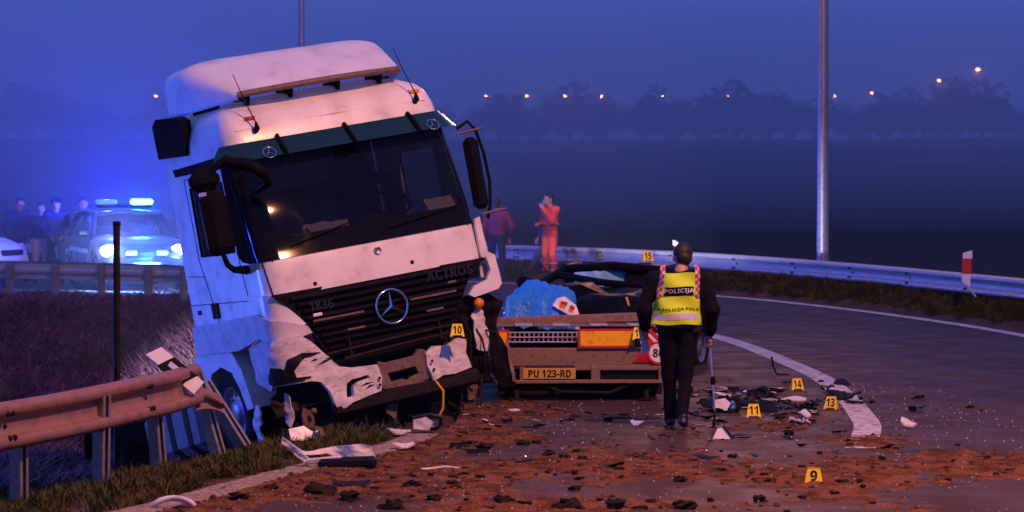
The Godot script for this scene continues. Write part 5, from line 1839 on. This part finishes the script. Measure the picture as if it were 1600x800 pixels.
func officer() -> void:   # seen from behind, so he faces -z: his left hand is on the photographer's left
	var o := person("person", "officer in yellow vest with back turned, walking with papers and a measuring wheel", Vector3(1.58, 0.0, -31.0), PI, 1.0, {bulk = 1.14, head = Vector3(-0.08, 1.665, 0.06), look = Vector3(0.16, -0.3, 0.9), neck = Vector3(-0.06, 1.52, 0.02), chest = Vector3(-0.035, 1.33, 0.0), waist = Vector3(-0.015, 1.12, 0.0), hip = Vector3(-0.02, 0.97, 0.0), sl = Vector3(0.2, 1.45, 0.0), sr = Vector3(-0.25, 1.45, 0.0), el = Vector3(0.3, 1.17, -0.02), er = Vector3(-0.36, 1.17, -0.02), hl = Vector3(0.285, 0.985, 0.1), hr = Vector3(-0.345, 0.93, 0.08), ll = Vector3(0.075, 0.92, 0), lr = Vector3(-0.12, 0.92, 0), kl = Vector3(0.05, 0.5, 0.1), kr = Vector3(-0.1, 0.5, 0.0), fl = Vector3(0.03, 0.1, 0.2), fr = Vector3(-0.07, 0.13, -0.16), toer = Vector3(-0.02, -0.085, 0.13)}, M.navy_cloth, M.navy_cloth, 0.013)
	# the vest: a surface round the trunk, in its own axes; th = 0 at the middle of the back
	var vest := func(th: float, y: float, off: float) -> Vector3:
		var t := clampf((y - 1.02) / 0.5, 0.0, 1.0)
		var hw := lerpf(0.235, 0.215, t) + 0.016 * sin(th * 5.0 + y * 14.0) * (1.0 - t) + off
		var hd := lerpf(0.185, 0.178, t) + 0.012 * sin(y * 24.0 + th * 3.0) + off
		var cx := lerpf(-0.01, -0.045, t)
		var sn := sin(th)
		var cs := cos(th)
		var q := pow(pow(absf(sn), 2.6) + pow(absf(cs), 2.6), -1.0 / 2.6)
		return Vector3(cx - sn * q * hw, y + 0.006 * sin(th * 4.0), 0.0 - cs * q * hd + 0.02 * t)
	var s := st()
	var rows := []
	for i in 15:
		var y := 1.02 + 0.5 * i / 14.0
		var row := PackedVector3Array()
		var reach := PI if y < 1.28 else lerpf(1.35, 0.95, clampf((y - 1.28) / 0.24, 0.0, 1.0))
		for k in 41:
			row.append(vest.call((k / 20.0 - 1.0) * reach, y, 0.0))
		rows.append(row)
	loft(s, rows)
	var v := put("safety_vest", s, M.vest_yellow, o)
	v.set_meta("label", "yellow vest reading POLICIJA with checked shoulder bands")
	var patch := func(called: String, th0: float, th1: float, y0: float, y1: float, off: float, m: Material) -> void:
		var sp := st()
		var rr := []
		for i in 5:
			var row := PackedVector3Array()
			for k in 17:
				row.append(vest.call(lerpf(th0, th1, k / 16.0), lerpf(y0, y1, i / 4.0), off))
			rr.append(row)
		loft(sp, rr)
		put(called, sp, m, v)
	patch.call("reflective_band", -PI, PI, 1.065, 1.125, 0.004, M.reflector_tape)
	patch.call("name_panel", -0.62, 0.62, 1.3, 1.385, 0.004, M.navy_cloth)
	# photographer's right is -x in his own axes, so lettering runs towards -x
	words("vest_text", "POLICIJA", 0.275, 0.05, M.reflector_tape, v, Transform3D(), 700, func(p: Vector3) -> Vector3: return vest.call(p.x / 0.225, 1.342 + p.y, 0.008 + p.z * 0.3))
	words("vest_text", "JA POLICIJA POLIC", 0.42, 0.032, M.navy_cloth, v, Transform3D(), 700, func(p: Vector3) -> Vector3: return vest.call(p.x / 0.225, 1.165 + p.y, 0.006 + p.z * 0.3))
	for sd in [-1.0, 1.0]:
		var sp := st()
		var rr := []
		for i in 11:   # checked band: white tape from the back over the shoulder
			var t := i / 10.0
			var row := PackedVector3Array()
			for k in 3:
				var th: float = sd * (0.86 + (k - 1) * 0.13 - 0.1 * t)
				var p: Vector3 = vest.call(th, 1.28 + minf(t, 0.75) / 0.75 * 0.24, 0.006)
				if t > 0.75:
					p += Vector3(0, 0.07 * sin((t - 0.75) * 6.28) , 0.16 * (t - 0.75) / 0.25)
				row.append(p)
			rr.append(row)
		loft(sp, rr)
		var band := put("shoulder_band", sp, M.reflector_tape, v)
		for i in 10:
			var t0 := i / 10.0
			sp = st()
			var c := i % 2
			var qd := [rr[i][c], rr[i][c + 1], rr[i + 1][c + 1], rr[i + 1][c]]
			for n in 4:
				qd[n] += Vector3(-0.0, 0.0025, -0.003) + Vector3(-sd * 0.003, 0, 0)
			q4(sp, qd[0], qd[1], qd[2], qd[3])
			put("red_check", sp, M.red_check, band)
	s = st()
	bx(s, Vector3(-0.2, 0.99, -0.08), Vector3(0.09, 0.13, 0.06), Transform3D(), 0.02)
	put("belt_pouch", s, M.leather, o)
	s = st()
	var bl := []
	for i in 25:
		bl.append(Vector3(-0.02 + sin(TAU * i / 24) * 0.2, 1.0, cos(TAU * i / 24) * 0.15))
	tube(s, bl, 0.018, 6, false)
	put("belt", s, M.leather, o)
	s = st()
	bx(s, Vector3(-0.325, 1.34, -0.06), Vector3(0.02, 0.09, 0.07), Transform3D(Basis(Vector3.BACK, -0.3), Vector3.ZERO) * Transform3D(Basis(), Vector3(0.4, -0.02, 0)), 0.006)
	put("arm_badge", s, M.plate_yellow, o)
	# what he holds
	var p := thing("paper_sheets", "white folded papers in the officer's hand", "papers", Vector3(1.285, 0.86, -31.16))
	s = st()
	panel(s, pv([-0.045, -0.15, 0.06, -0.13, 0.045, 0.12, -0.05, 0.13]), [], 0.006, flatmap(Transform3D(Basis(Vector3.UP, 0.75) * Basis(Vector3.BACK, 0.18), Vector3.ZERO)), 0.04, 0.02)
	put("paper", s, M.paper, p)
	p = thing("measuring_wheel", "measuring wheel on a long stick held by the officer", "measuring wheel", Vector3(1.97, 0.0, -31.1))
	s = st()
	tube(s, [Vector3(0.0, 0.17, 0.02), Vector3(-0.025, 0.55, 0.0), Vector3(-0.05, 0.9, -0.03)], 0.012, 8)
	put("stick", s, M.silver, p)
	s = st()
	tube(s, [Vector3(-0.043, 0.8, -0.02), Vector3(-0.052, 0.93, -0.035)], 0.019, 8)
	put("grip", s, M.rubber, p)
	s = st()
	bx(s, Vector3(-0.015, 0.46, 0.0), Vector3(0.045, 0.09, 0.04), Transform3D(), 0.01)
	put("counter_box", s, M.black_plastic, p)
	s = st()
	lathe(s, [Vector2(0.075, -0.012), Vector2(0.088, -0.008), Vector2(0.088, 0.008), Vector2(0.075, 0.012), Vector2(0.075, -0.012)], 24, Transform3D(Basis(Vector3.BACK, PI * 0.5 - 0.1), Vector3(0.0, 0.09, 0.02)))
	put("wheel_rim", s, M.rubber, p)
	s = st()
	for i in 3:
		var a := TAU * i / 3.0
		tube(s, [Vector3(0, 0.09, 0.02), Vector3(0, 0.09 + cos(a) * 0.076, 0.02 + sin(a) * 0.076)], 0.006, 5)
	tube(s, [Vector3(-0.025, 0.09, 0.02), Vector3(0.025, 0.09, 0.02)], 0.014, 8)
	put("spoke", s, M.silver, p)

func bystanders() -> void:
	var o := person("person", "worker in orange high visibility suit standing by the far barrier, hand at mouth", Vector3(0.8, 0.0, -67.4), -0.95, 1.06, {hl = Vector3(0.06, 1.42, 0.2), el = Vector3(0.25, 1.16, 0.12), hr = Vector3(-0.12, 1.12, 0.2), er = Vector3(-0.28, 1.12, -0.02)}, M.orange_cloth, M.orange_cloth, 0.024)
	for y in [0.34, 0.2, 1.12]:
		var s := st()
		for x in ([-0.13, 0.13] if y < 1.0 else [0.0]):
			var ring := []
			for i in 17:
				ring.append(Vector3(x + cos(TAU * i / 16) * (0.085 if y < 1.0 else 0.215), y * 1.06, sin(TAU * i / 16) * (0.085 if y < 1.0 else 0.165)))
			tube(s, ring, 0.028, 4, false, 0.4)
		put("reflective_band", s, M.reflector_tape, o)
	person("person", "person in dull clothes behind the orange worker, leaning with one leg stretched", Vector3(0.76, 0.0, -68.2), -1.2, 1.0, {hip = Vector3(0, 0.86, 0), lr = Vector3(-0.1, 0.84, 0), ll = Vector3(0.1, 0.84, 0), kl = Vector3(0.12, 0.5, 0.28), fl = Vector3(0.13, 0.1, 0.5)}, M.grey_cloth, M.grey_cloth, 0.026)
	person("person", "person in dark red jacket half hidden behind the lorry's mirror", Vector3(-0.32, 0.0, -67.0), 2.9, 0.99, {er = Vector3(-0.33, 1.15, 0.0), hr = Vector3(-0.26, 0.92, 0.12)}, M.red_jacket, M.navy_light, 0.026)
	person("person", "bareheaded person in dark uniform beside the pale car, farthest left", Vector3(-10.25, 0.0, -66.6), 0.5, 1.0, {}, M.navy_light, M.navy_light, 0.028, "officers by the police car")
	person("person", "shorter person with lit trousers between two uniformed people", Vector3(-9.75, 0.0, -66.2), 0.1, 0.94, {}, M.navy_light, M.beige_cloth, 0.028, "officers by the police car")
	o = person("person", "person in dark uniform and peaked cap left of the police car", Vector3(-9.35, 0.0, -65.6), 0.2, 1.0, {hl = Vector3(0.12, 0.98, 0.14), hr = Vector3(-0.12, 0.98, 0.14)}, M.navy_light, M.navy_light, 0.028, "officers by the police car")
	var s := st()
	lathe(s, [Vector2(0.1, 0.0), Vector2(0.13, 0.07), Vector2(0.11, 0.1), Vector2(0, 0.11)], 14, Transform3D(Basis(), Vector3(0, 1.67, 0.02)))
	bx(s, Vector3(0, 1.67, 0.13), Vector3(0.15, 0.012, 0.09))
	put("peaked_cap", s, M.navy_cloth, o)
	person("person", "person whose head shows above the police car's roof", Vector3(-9.0, 0.0, -67.2), 0.2, 1.0, {}, M.navy_light, M.navy_light, 0.03, "officers by the police car")

# ---------------------------------------------------------------- banks of mist: over the fields, and round the police car
func mist() -> void:
	for b in [["headlamp_mist", Vector3(-7.6, 0.85, -61.3), Vector3(2.2, 1.5, 1.8), 0.018, lin(0.9, 0.95, 1.0)], ["field_mist", Vector3(0, 0, -420), Vector3(1500, 46, 560), 0.0043, lin(0.84, 0.78, 0.92)], ["roadside_mist", Vector3(-9, 1.5, -62), Vector3(14, 8, 12), 0.0045, lin(0.8, 0.85, 1.0)], ["roadside_mist", Vector3(-11, 1.5, -62), Vector3(22, 13, 18), 0.0022, lin(0.8, 0.85, 1.0)], ["roadside_mist", Vector3(-14, 1.5, -61), Vector3(36, 24, 30), 0.0014, lin(0.8, 0.85, 1.0)]]:
		var f := FogVolume.new()
		f.name = numbered(b[0])
		f.shape = RenderingServer.FOG_VOLUME_SHAPE_ELLIPSOID
		f.size = b[2]
		var m := FogMaterial.new()
		m.density = b[3]
		m.albedo = b[4]
		f.material = m
		f.set_meta("kind", "stuff")
		add_child(f)
		f.position = b[1]
		tag(f, "thin blue mist lying over the dark fields" if b[0] == "field_mist" else "bright puff of mist before the police car's headlamps" if b[0] == "headlamp_mist" else "thin mist round the police car lit blue", "mist", "layers of mist by the police car" if b[0] == "roadside_mist" else "")

# ---------------------------------------------------------------- wreckage on the road
func shard_mesh(sd: int, kind := 0) -> ArrayMesh:   # a broken piece about 1 m across, scaled where it lies
	var r := RandomNumberGenerator.new()
	r.seed = sd
	var s := st()
	if kind == 0:   # jagged sheet, slightly bent
		var poly := PackedVector2Array()
		var n := r.randi_range(5, 9)
		for i in n:
			var a := TAU * i / n + r.randf_range(-0.3, 0.3)
			poly.append(Vector2(cos(a), sin(a) * r.randf_range(0.3, 0.75)) * r.randf_range(0.28, 0.55))
		var bend := r.randf_range(-0.5, 0.6)
		var tilt := r.randf_range(-0.35, 0.35)
		panel(s, poly, [], 0.04, func(x: float, y: float, o: float) -> Vector3: return Vector3(x, 0.1 + o + bend * x * x + tilt * y, y), 0.2, 0.12, 0.4)
	elif kind == 1:   # ribbed channel
		for i in 5:
			bx(s, Vector3(-0.4 + i * 0.2, 0.09 + 0.03 * (i % 2), r.randf_range(-0.04, 0.04)), Vector3(0.19, 0.1, 0.22), Transform3D(Basis(Vector3.UP, r.randf_range(-0.25, 0.25)), Vector3.ZERO), 0.02)
		bx(s, Vector3(0, 0.2, -0.1), Vector3(0.9, 0.16, 0.03))
	elif kind == 2:   # hose or cable end
		var pts := []
		for i in 7:
			pts.append(Vector3(-0.5 + i * 0.16, 0.05 + absf(r.randfn()) * 0.06, r.randf_range(-0.16, 0.16)))
		tube(s, pts, 0.045, 6)
	elif kind == 3:   # a broken grid
		for i in 4:
			bx(s, Vector3(0, 0.06 + i * 0.012, -0.2 + i * 0.13), Vector3(r.randf_range(0.5, 0.95), 0.03, 0.03))
			bx(s, Vector3(-0.35 + i * 0.23, 0.08, 0.0), Vector3(0.03, 0.03, r.randf_range(0.3, 0.5)))
	else:   # a housing split open
		bx(s, Vector3(0, 0.18, 0), Vector3(0.6, 0.05, 0.5), Transform3D(Basis(Vector3.BACK, r.randf_range(-0.3, 0.3)), Vector3.ZERO))
		bx(s, Vector3(0.28, 0.12, 0.0), Vector3(0.05, 0.26, 0.46))
		bx(s, Vector3(0.0, 0.1, 0.24), Vector3(0.5, 0.2, 0.04), Transform3D(Basis(Vector3.UP, 0.2), Vector3.ZERO))
		tube(s, [Vector3(-0.3, 0.1, 0.1), Vector3(-0.5, 0.16, 0.2)], 0.06, 7)
	return done(s)

func lump(called: String, label: String, category: String, at: Vector3, size: Vector3, turn: float, mesh: Mesh, m: Material, group := "") -> MeshInstance3D:
	var o := put(called, mesh, m)
	tag(o, label, category, group)
	o.transform = Transform3D(Basis(Vector3.UP, turn).scaled(Vector3.ONE) * Basis.from_scale(size), at)
	return o

func broken_headlamp(label: String, at: Vector3, turn: float, tilt: float, k: float, bowl_m: Material) -> void:
	var o := thing("broken_headlamp", label, "headlamp", at, turn)
	o.rotation.x = tilt
	var s := st()
	panel(s, pv([-0.15, -0.07, 0.1, -0.09, 0.17, -0.02, 0.16, 0.07, 0.02, 0.1, -0.17, 0.06]), [pv([-0.12, -0.05, 0.0, -0.06, 0.01, 0.06, -0.12, 0.045]), pv([0.03, -0.055, 0.12, -0.04, 0.13, 0.04, 0.04, 0.065])], 0.09 * k, flatmap(Transform3D(Basis.from_scale(Vector3.ONE * k), Vector3(0, 0.1 * k, 0))), 0.05, 0.012)
	put("housing", s, M.shard_black, o)
	s = st()
	for c in [[-0.06, 0.06], [0.08, 0.055]]:
		lathe(s, [Vector2(0.0, -0.06), Vector2(c[1] * 0.5, -0.05), Vector2(c[1] * 0.9, -0.015), Vector2(c[1] * 1.05, 0.003)], 14, Transform3D(Basis(Vector3.RIGHT, PI * 0.5).scaled(Vector3.ONE * k), Vector3(c[0] * k, 0.1 * k, -0.01)))
	put("reflector_bowl", s, bowl_m, o)
	s = st()
	panel(s, pv([-0.16, -0.06, 0.02, -0.075, 0.06, 0.02, -0.02, 0.08, -0.165, 0.05]), [], 0.004, flatmap(Transform3D(Basis.from_scale(Vector3.ONE * k), Vector3(0, 0.1 * k, 0.015))), 0.05, 0.02)
	put("cracked_lens", s, M.sign_white, o)

const LANDMARKS := {"marker 9": Vector2(2.44, -25.8), "marker 11": Vector2(2.45, -32.4), "marker 13": Vector2(3.34, -33.4), "marker 14": Vector2(3.22, -36.1), "the officer's feet": Vector2(1.58, -31.0), "the trailer plate": Vector2(0.4, -34.3), "the torn bumper skin": Vector2(-1.45, -26.95), "the shining headlamp": Vector2(-0.8, -30.2), "the fallen delineator head": Vector2(1.97, -29.9), "the pale crumpled plastic": Vector2(3.83, -31.0), "the curved trim piece": Vector2(-2.53, -23.85), "the thin pale strip": Vector2(-0.62, -26.9)}

func whereabouts(x: float, z: float) -> String:   # where a small thing lies, by the nearest thing one can find
	var best := ""
	var d := 1e9
	for k in LANDMARKS:
		var dd: float = LANDMARKS[k].distance_to(Vector2(x, z))
		if dd < d:
			d = dd
			best = k
	var v: Vector2 = Vector2(x, z) - LANDMARKS[best]
	var far := "close" if d < 0.6 else "a short way" if d < 1.3 else "well"
	var a := posmod(roundi(v.angle() / (PI / 4)), 8)
	return "%s %s %s" % [far, ["right of", "in front and right of", "in front of", "in front and left of", "left of", "behind and left of", "behind", "behind and right of"][a], best]

func debris() -> void:
	var shards := []
	for i in 12:
		shards.append(shard_mesh(40 + i, 0 if i < 7 else [1, 2, 3, 4, 2][i - 7]))
	var r := RandomNumberGenerator.new()
	r.seed = 77
	# large single pieces
	broken_headlamp("broken headlamp unit lying on the grass left of the bumper piece", Vector3(-1.86, 0.02, -29.1), 0.3, -0.5, 1.0, M.chrome)
	broken_headlamp("shining broken headlamp standing under the middle of the lorry's bumper", Vector3(-0.8, 0.04, -30.2), 0.15, 0.25, 0.85, M.lens_clear)
	broken_headlamp("amber lit broken headlamp beside marker 11", Vector3(2.2, 0.0, -32.9), -0.4, -0.3, 0.85, M.chrome)
	var s := st()
	var skin := func(u: float, v: float, o: float) -> Vector3: return Vector3(u * 0.5 + 0.02 * sin(v * 5.0), 0.02 + v * 0.2 + 0.17 * pow(maxf(0.0, -u - 0.55), 1.0), -0.12 * cos(u * 2.2) * (0.6 + v) + o + 0.05 * sin(u * 8.0))
	panel(s, pv([-1.0, 0.55, -0.94, 0.95, -0.8, 0.8, -0.66, 0.62, -0.2, 0.78, 0.3, 0.95, 0.5, 0.9, 0.56, 0.12, 0.1, 0.0, -0.3, 0.02, -0.6, 0.1, -0.85, 0.35]), [pv([-0.5, 0.12, -0.62, 0.5, -0.3, 0.52, -0.1, 0.25])], 0.02, skin, 0.08, 0.02)
	var bp := thing("bumper_skin", "long torn white bumper skin lying on the road edge in front", "bumper", Vector3(-1.45, 0.0, -26.95), -0.12)
	put("outer_skin", s, M.scuffed_white, bp)
	s = st()
	bx(s, Vector3(0.07, 0.06, 0.02), Vector3(0.5, 0.1, 0.14), Transform3D(Basis(Vector3.BACK, 0.05), Vector3.ZERO), 0.03)
	put("foam_core", s, M.shard_black, bp)
	s = st()
	bx(s, Vector3(-0.12, 0.1, 0.05), Vector3(0.3, 0.05, 0.03), Transform3D(Basis(Vector3.BACK, 0.1), Vector3.ZERO), 0.01)
	put("lower_lip", s, M.scuffed_white, bp)
	lump("panel_piece", "pale flat panel piece lying in front of the lorry's bumper", "car part", Vector3(-0.98, 0.03, -28.6), Vector3(0.24, 0.3, 0.3), 0.5, shards[1], M.scuffed_white)
	lump("panel_piece", "small white torn panel beside the shining headlamp", "car part", Vector3(-1.05, 0.03, -29.9), Vector3(0.26, 0.4, 0.2), -0.2, shards[3], M.scuffed_white)
	lump("panel_piece", "bluish grey plastic plate beneath the white bumper skin", "car part", Vector3(-1.3, 0.01, -25.4), Vector3(0.34, 0.3, 0.3), 0.1, shards[4], M.steel_dark)
	lump("foil_scrap", "crumpled pale plastic lying alone right of the white line", "plastic scrap", Vector3(3.83, 0.02, -31.0), Vector3(0.26, 0.5, 0.26), 0.6, shards[5], M.scuffed_white)
	s = st()
	var ring := []
	for i in 9:
		var a := PI * (0.08 + 0.84 * i / 8.0)
		ring.append(Vector3(cos(a) * 0.16, sin(a) * 0.075, 0.02 * sin(a * 3.0)))
	tube(s, ring, 0.022, 8)
	tag(put("arch_trim", s, M.scuffed_white), "pale curved trim piece at the bottom edge by the kerb", "car part").position = Vector3(-2.53, 0.02, -23.85)
	s = st()
	tube(s, [Vector3(-0.16, 0.01, 0.02), Vector3(-0.06, 0.012, -0.03), Vector3(0.06, 0.03, -0.01), Vector3(0.2, 0.012, 0.01)], 0.014, 6)
	tag(put("rubber_strip", s, M.scuffed_white), "thin curved pale strip lying on the soil before the lorry", "strip").position = Vector3(-0.62, 0.0, -26.9)
	# delineator head and a stand
	var o := thing("delineator_post", "white slanted delineator head lying by the officer's feet", "delineator", Vector3(1.97, 0.0, -29.9), -0.2, "delineators on the barriers")
	s = st()
	prism(s, pv([-0.09, 0.0, 0.1, 0.0, -0.0, 0.11, -0.05, 0.1]), 0.07, Transform3D(Basis(Vector3.RIGHT, -0.35), Vector3.ZERO))
	put("post_head", s, M.sign_white, o)
	s = st()
	tube(s, [Vector3(0.106, 0.0, 0.01), Vector3(0.006, 0.12, -0.03)], 0.009, 6)
	put("dark_edge", s, M.ink, o)
	o = thing("bent_rod", "dark bent rod standing upright behind the debris heap", "rod", Vector3(3.15, 0.0, -38.4))
	s = st()
	tube(s, [Vector3(0.18, 0.02, 0.02), Vector3(0.04, 0.02, 0), Vector3(0.02, 0.04, 0), Vector3(-0.01, 0.12, 0), Vector3(-0.03, 0.23, 0)], [0.01, 0.012, 0.012, 0.013, 0.015], 6)
	put("rod", s, M.shard_black, o)
	# dark car parts in the heap round markers 11, 13 and 14
	for i in 230:
		var x: float
		var z: float
		if i < 195:
			x = 2.8 + r.randfn() * 0.46
			z = -34.6 + r.randfn() * 1.0
		else:
			x = 2.2 + r.randfn() * 0.6
			z = -31.8 + r.randfn() * 1.2
		var k := r.randf_range(0.08, 0.2) + 0.2 * pow(r.randf(), 3.0)
		var m: Material = M.shard_black
		var label: String = ["jagged black plastic shard", "ribbed black channel piece", "short black hose end", "broken black grid piece", "split black housing piece", "short black hose end"][maxi(0, i % 12 - 6)]
		if i % 8 == 0:
			m = M.scuffed_white
			label = "pale torn plastic piece"
		elif i % 7 == 3:
			m = M.steel_dark
			label = "bent grey metal bracket"
		var hidden := false
		for mk in ["marker 11", "marker 13", "marker 14"]:   # nothing tall in front of a marker
			var at: Vector2 = LANDMARKS[mk]
			if absf(x - at.x) < 0.22 and z > at.y - 0.1 and z < at.y + 1.6:
				hidden = true
		if hidden:
			continue
		if i % 12 > 6:
			k *= 0.6
		lump("car_fragment", label + " " + whereabouts(x, z), "car part", Vector3(x, 0.002, z), Vector3(k * 1.2, k * r.randf_range(0.8, 1.9), k), r.randf() * TAU, shards[i % 12], m, "car parts in the debris heap")
	for p in [[0.17, -30.9], [0.35, -29.5], [0.95, -30.3], [1.3, -29.7], [-0.3, -28.3], [0.9, -27.2], [-0.6, -25.3], [1.7, -27.8], [2.9, -28.5], [3.0, -26.5], [0.5, -31.6], [-0.2, -31.2], [1.1, -31.9], [-0.5, -30.0], [3.1, -30.4], [3.4, -28.9], [0.1, -27.6], [-1.2, -27.9], [2.6, -30.1], [4.2, -33.1], [4.4, -34.6]]:
		var k := r.randf_range(0.1, 0.22)
		lump("car_fragment", "small dark car fragment " + whereabouts(p[0], p[1]), "car part", Vector3(p[0], 0.01, p[1]), Vector3(k * 1.3, k, k), r.randf() * TAU, shards[r.randi() % 12], M.shard_black, "car fragments on the soiled road")
	for i in 58:   # small pieces from under the lorry to the officer
		var x := r.randf_range(-1.3, 1.9)
		var z := r.randf_range(-33.0, -27.8) + 0.3 * x
		if not in_road(Vector2(x, z)):
			continue
		var k := r.randf_range(0.05, 0.15)
		var pale := i % 6 == 0
		lump("car_fragment", ("small pale fragment " if pale else "small dark splinter ") + whereabouts(x, z), "car part", Vector3(x, 0.012, z), Vector3(k * 1.3, k * 1.2, k), r.randf() * TAU, shards[i % 12], M.scuffed_white if pale else M.shard_black, "car fragments on the soiled road")
	# clods of earth
	var rocks := []
	for i in 4:
		rocks.append(rock_mesh(60 + i, 0.42))
	for p in [[-1.5, -25.0, 0.12], [-1.25, -24.6, 0.09], [0.42, -24.0, 0.1], [0.78, -24.0, 0.09], [1.3, -24.0, 0.085], [1.37, -26.0, 0.06], [0.62, -27.7, 0.06], [0.33, -28.3, 0.06], [0.46, -28.0, 0.045], [-0.05, -24.3, 0.08], [-0.6, -24.6, 0.06], [-0.8, -25.6, 0.07], [-1.9, -25.2, 0.07], [2.1, -25.9, 0.045], [-0.4, -26.4, 0.05], [0.9, -26.2, 0.04], [-0.9, -24.0, 0.09], [-2.1, -24.6, 0.08], [1.9, -24.5, 0.06], [0.1, -29.3, 0.06], [-0.25, -28.9, 0.08], [0.5, -25.3, 0.05]]:
		lump("clod", ("large dark clod of earth " if p[2] > 0.075 else "small dark clod of earth ") + whereabouts(p[0], p[1]), "clod", Vector3(p[0], p[2] * 0.2, p[1]), Vector3(p[2] * 1.1, p[2] * 0.55, p[2] * 0.9), r.randf() * TAU, rocks[r.randi() % 4], M.clod, "clods of earth on the road")
	# crumbs and glass chips too small to pick apart
	var crumbs := []
	var chips := []
	var bits := []
	for i in 16000:
		var x := r.randf_range(-3.2, 5.2)
		var z := -r.randf_range(22.5, 38.0)
		var near := soil_mask(x, z)
		if not in_road(Vector2(x, z)) or r.randf() > 0.16 + near * 1.6:
			continue
		var k := 0.003 + 0.017 * pow(r.randf(), 5.0)
		crumbs.append([Transform3D(Basis(Vector3.UP, r.randf() * TAU).scaled(Vector3(k * 1.3, k * 0.8, k)), Vector3(x, k * 0.4 + clampf(near * 0.05, 0.0, 0.03), z)), Color.WHITE * 1.0])
	for i in 1300:
		var x := r.randf_range(-2.6, 5.0)
		var z := -r.randf_range(22.5, 37.0)
		if not in_road(Vector2(x, z)):
			continue
		var k := r.randf_range(0.003, 0.008)
		chips.append([Transform3D(Basis.from_euler(Vector3(r.randf() * 6.0, r.randf() * 6.0, r.randf() * 6.0)).scaled(Vector3.ONE * k), Vector3(x, k + maxf(0.0, clampf(soil_mask(x, z) * 0.05, -0.03, 0.03)), z)), Color.WHITE])
	for i in 420:
		var x := 2.9 + r.randfn() * 0.6
		var z := -34.0 + r.randfn() * 1.5
		var k := r.randf_range(0.02, 0.06)
		bits.append([Transform3D(Basis(Vector3.UP, r.randf() * TAU).scaled(Vector3(k, k * 0.8, k)), Vector3(x, 0.0, z)), Color.WHITE])
	var dark := []
	for i in 7000:
		var x := r.randf_range(-3.2, 5.8)
		var z := -r.randf_range(22.5, 36.0)
		if not in_road(Vector2(x, z)) or r.randf() > 0.22 + soil_mask(x, z) * 1.2:
			continue
		var k := 0.006 + 0.028 * pow(r.randf(), 4.0)
		dark.append([Transform3D(Basis(Vector3.UP, r.randf() * TAU).scaled(Vector3(k * r.randf_range(0.9, 2.0), k * 0.7, k)), Vector3(x, k * 0.3, z)), Color.WHITE])
	scatter("dark_crumbs", "darker crumbs of turf and earth strewn over the road", "crumbs", rocks[1], M.clod, dark)
	scatter("soil_crumbs", "crumbs of earth strewn over the road", "crumbs", rocks[0], M.crumb, crumbs)
	scatter("glass_chips", "tiny glinting chips of broken glass on the road", "broken glass", rocks[2], M.glass_chip, chips)
	scatter("plastic_bits", "small black splinters round the numbered markers", "splinters", shards[2], M.shard_black, bits)

func _ready() -> void:
	rng.seed = 7
	noise.seed = 3
	noise.frequency = 0.02
	noise.fractal_octaves = 4
	var cam := Camera3D.new()
	cam.name = "camera"
	cam.position = Vector3(0, 2.67, 0)
	cam.rotation.x = -atan(160.0 / 5000.0)
	cam.fov = 9.149
	cam.near = 0.5
	cam.far = 3000.0
	var at := CameraAttributesPhysical.new()
	at.frustum_focal_length = 150.0
	at.frustum_focus_distance = 32.0
	at.frustum_far = 3000.0
	at.frustum_near = 0.5
	at.exposure_aperture = 6.3
	at.exposure_multiplier = 1.0
	cam.attributes = at
	add_child(cam)
	cam.current = true
	var sky := ProceduralSkyMaterial.new()
	sky.sky_top_color = lin(0.078, 0.145, 0.6)
	sky.sky_horizon_color = lin(0.078, 0.14, 0.6)
	sky.sky_curve = 0.2
	sky.ground_bottom_color = lin(0.01, 0.012, 0.03)
	sky.ground_horizon_color = lin(0.02, 0.028, 0.1)
	sky.sun_angle_max = 1.0
	var e := Environment.new()
	e.background_mode = Environment.BG_SKY
	e.sky = Sky.new()
	e.sky.sky_material = sky
	e.background_energy_multiplier = 1.0
	e.tonemap_mode = Environment.TONE_MAPPER_LINEAR
	e.tonemap_exposure = 1.0
	e.sdfgi_enabled = true
	e.ssao_enabled = true
	e.ssil_enabled = true
	e.fog_enabled = true
	e.fog_density = 0.00012
	e.volumetric_fog_enabled = true
	e.volumetric_fog_density = 0.0
	e.fog_light_color = lin(0.55, 0.62, 1.0)
	var we := WorldEnvironment.new()
	we.name = "environment"
	we.environment = e
	add_child(we)
	make_materials()
	ground()
	greenery()
	barriers()
	mist()
	street()
	lorry()
	trailer()
	cars()
	markers()
	officer()
	bystanders()
	debris()
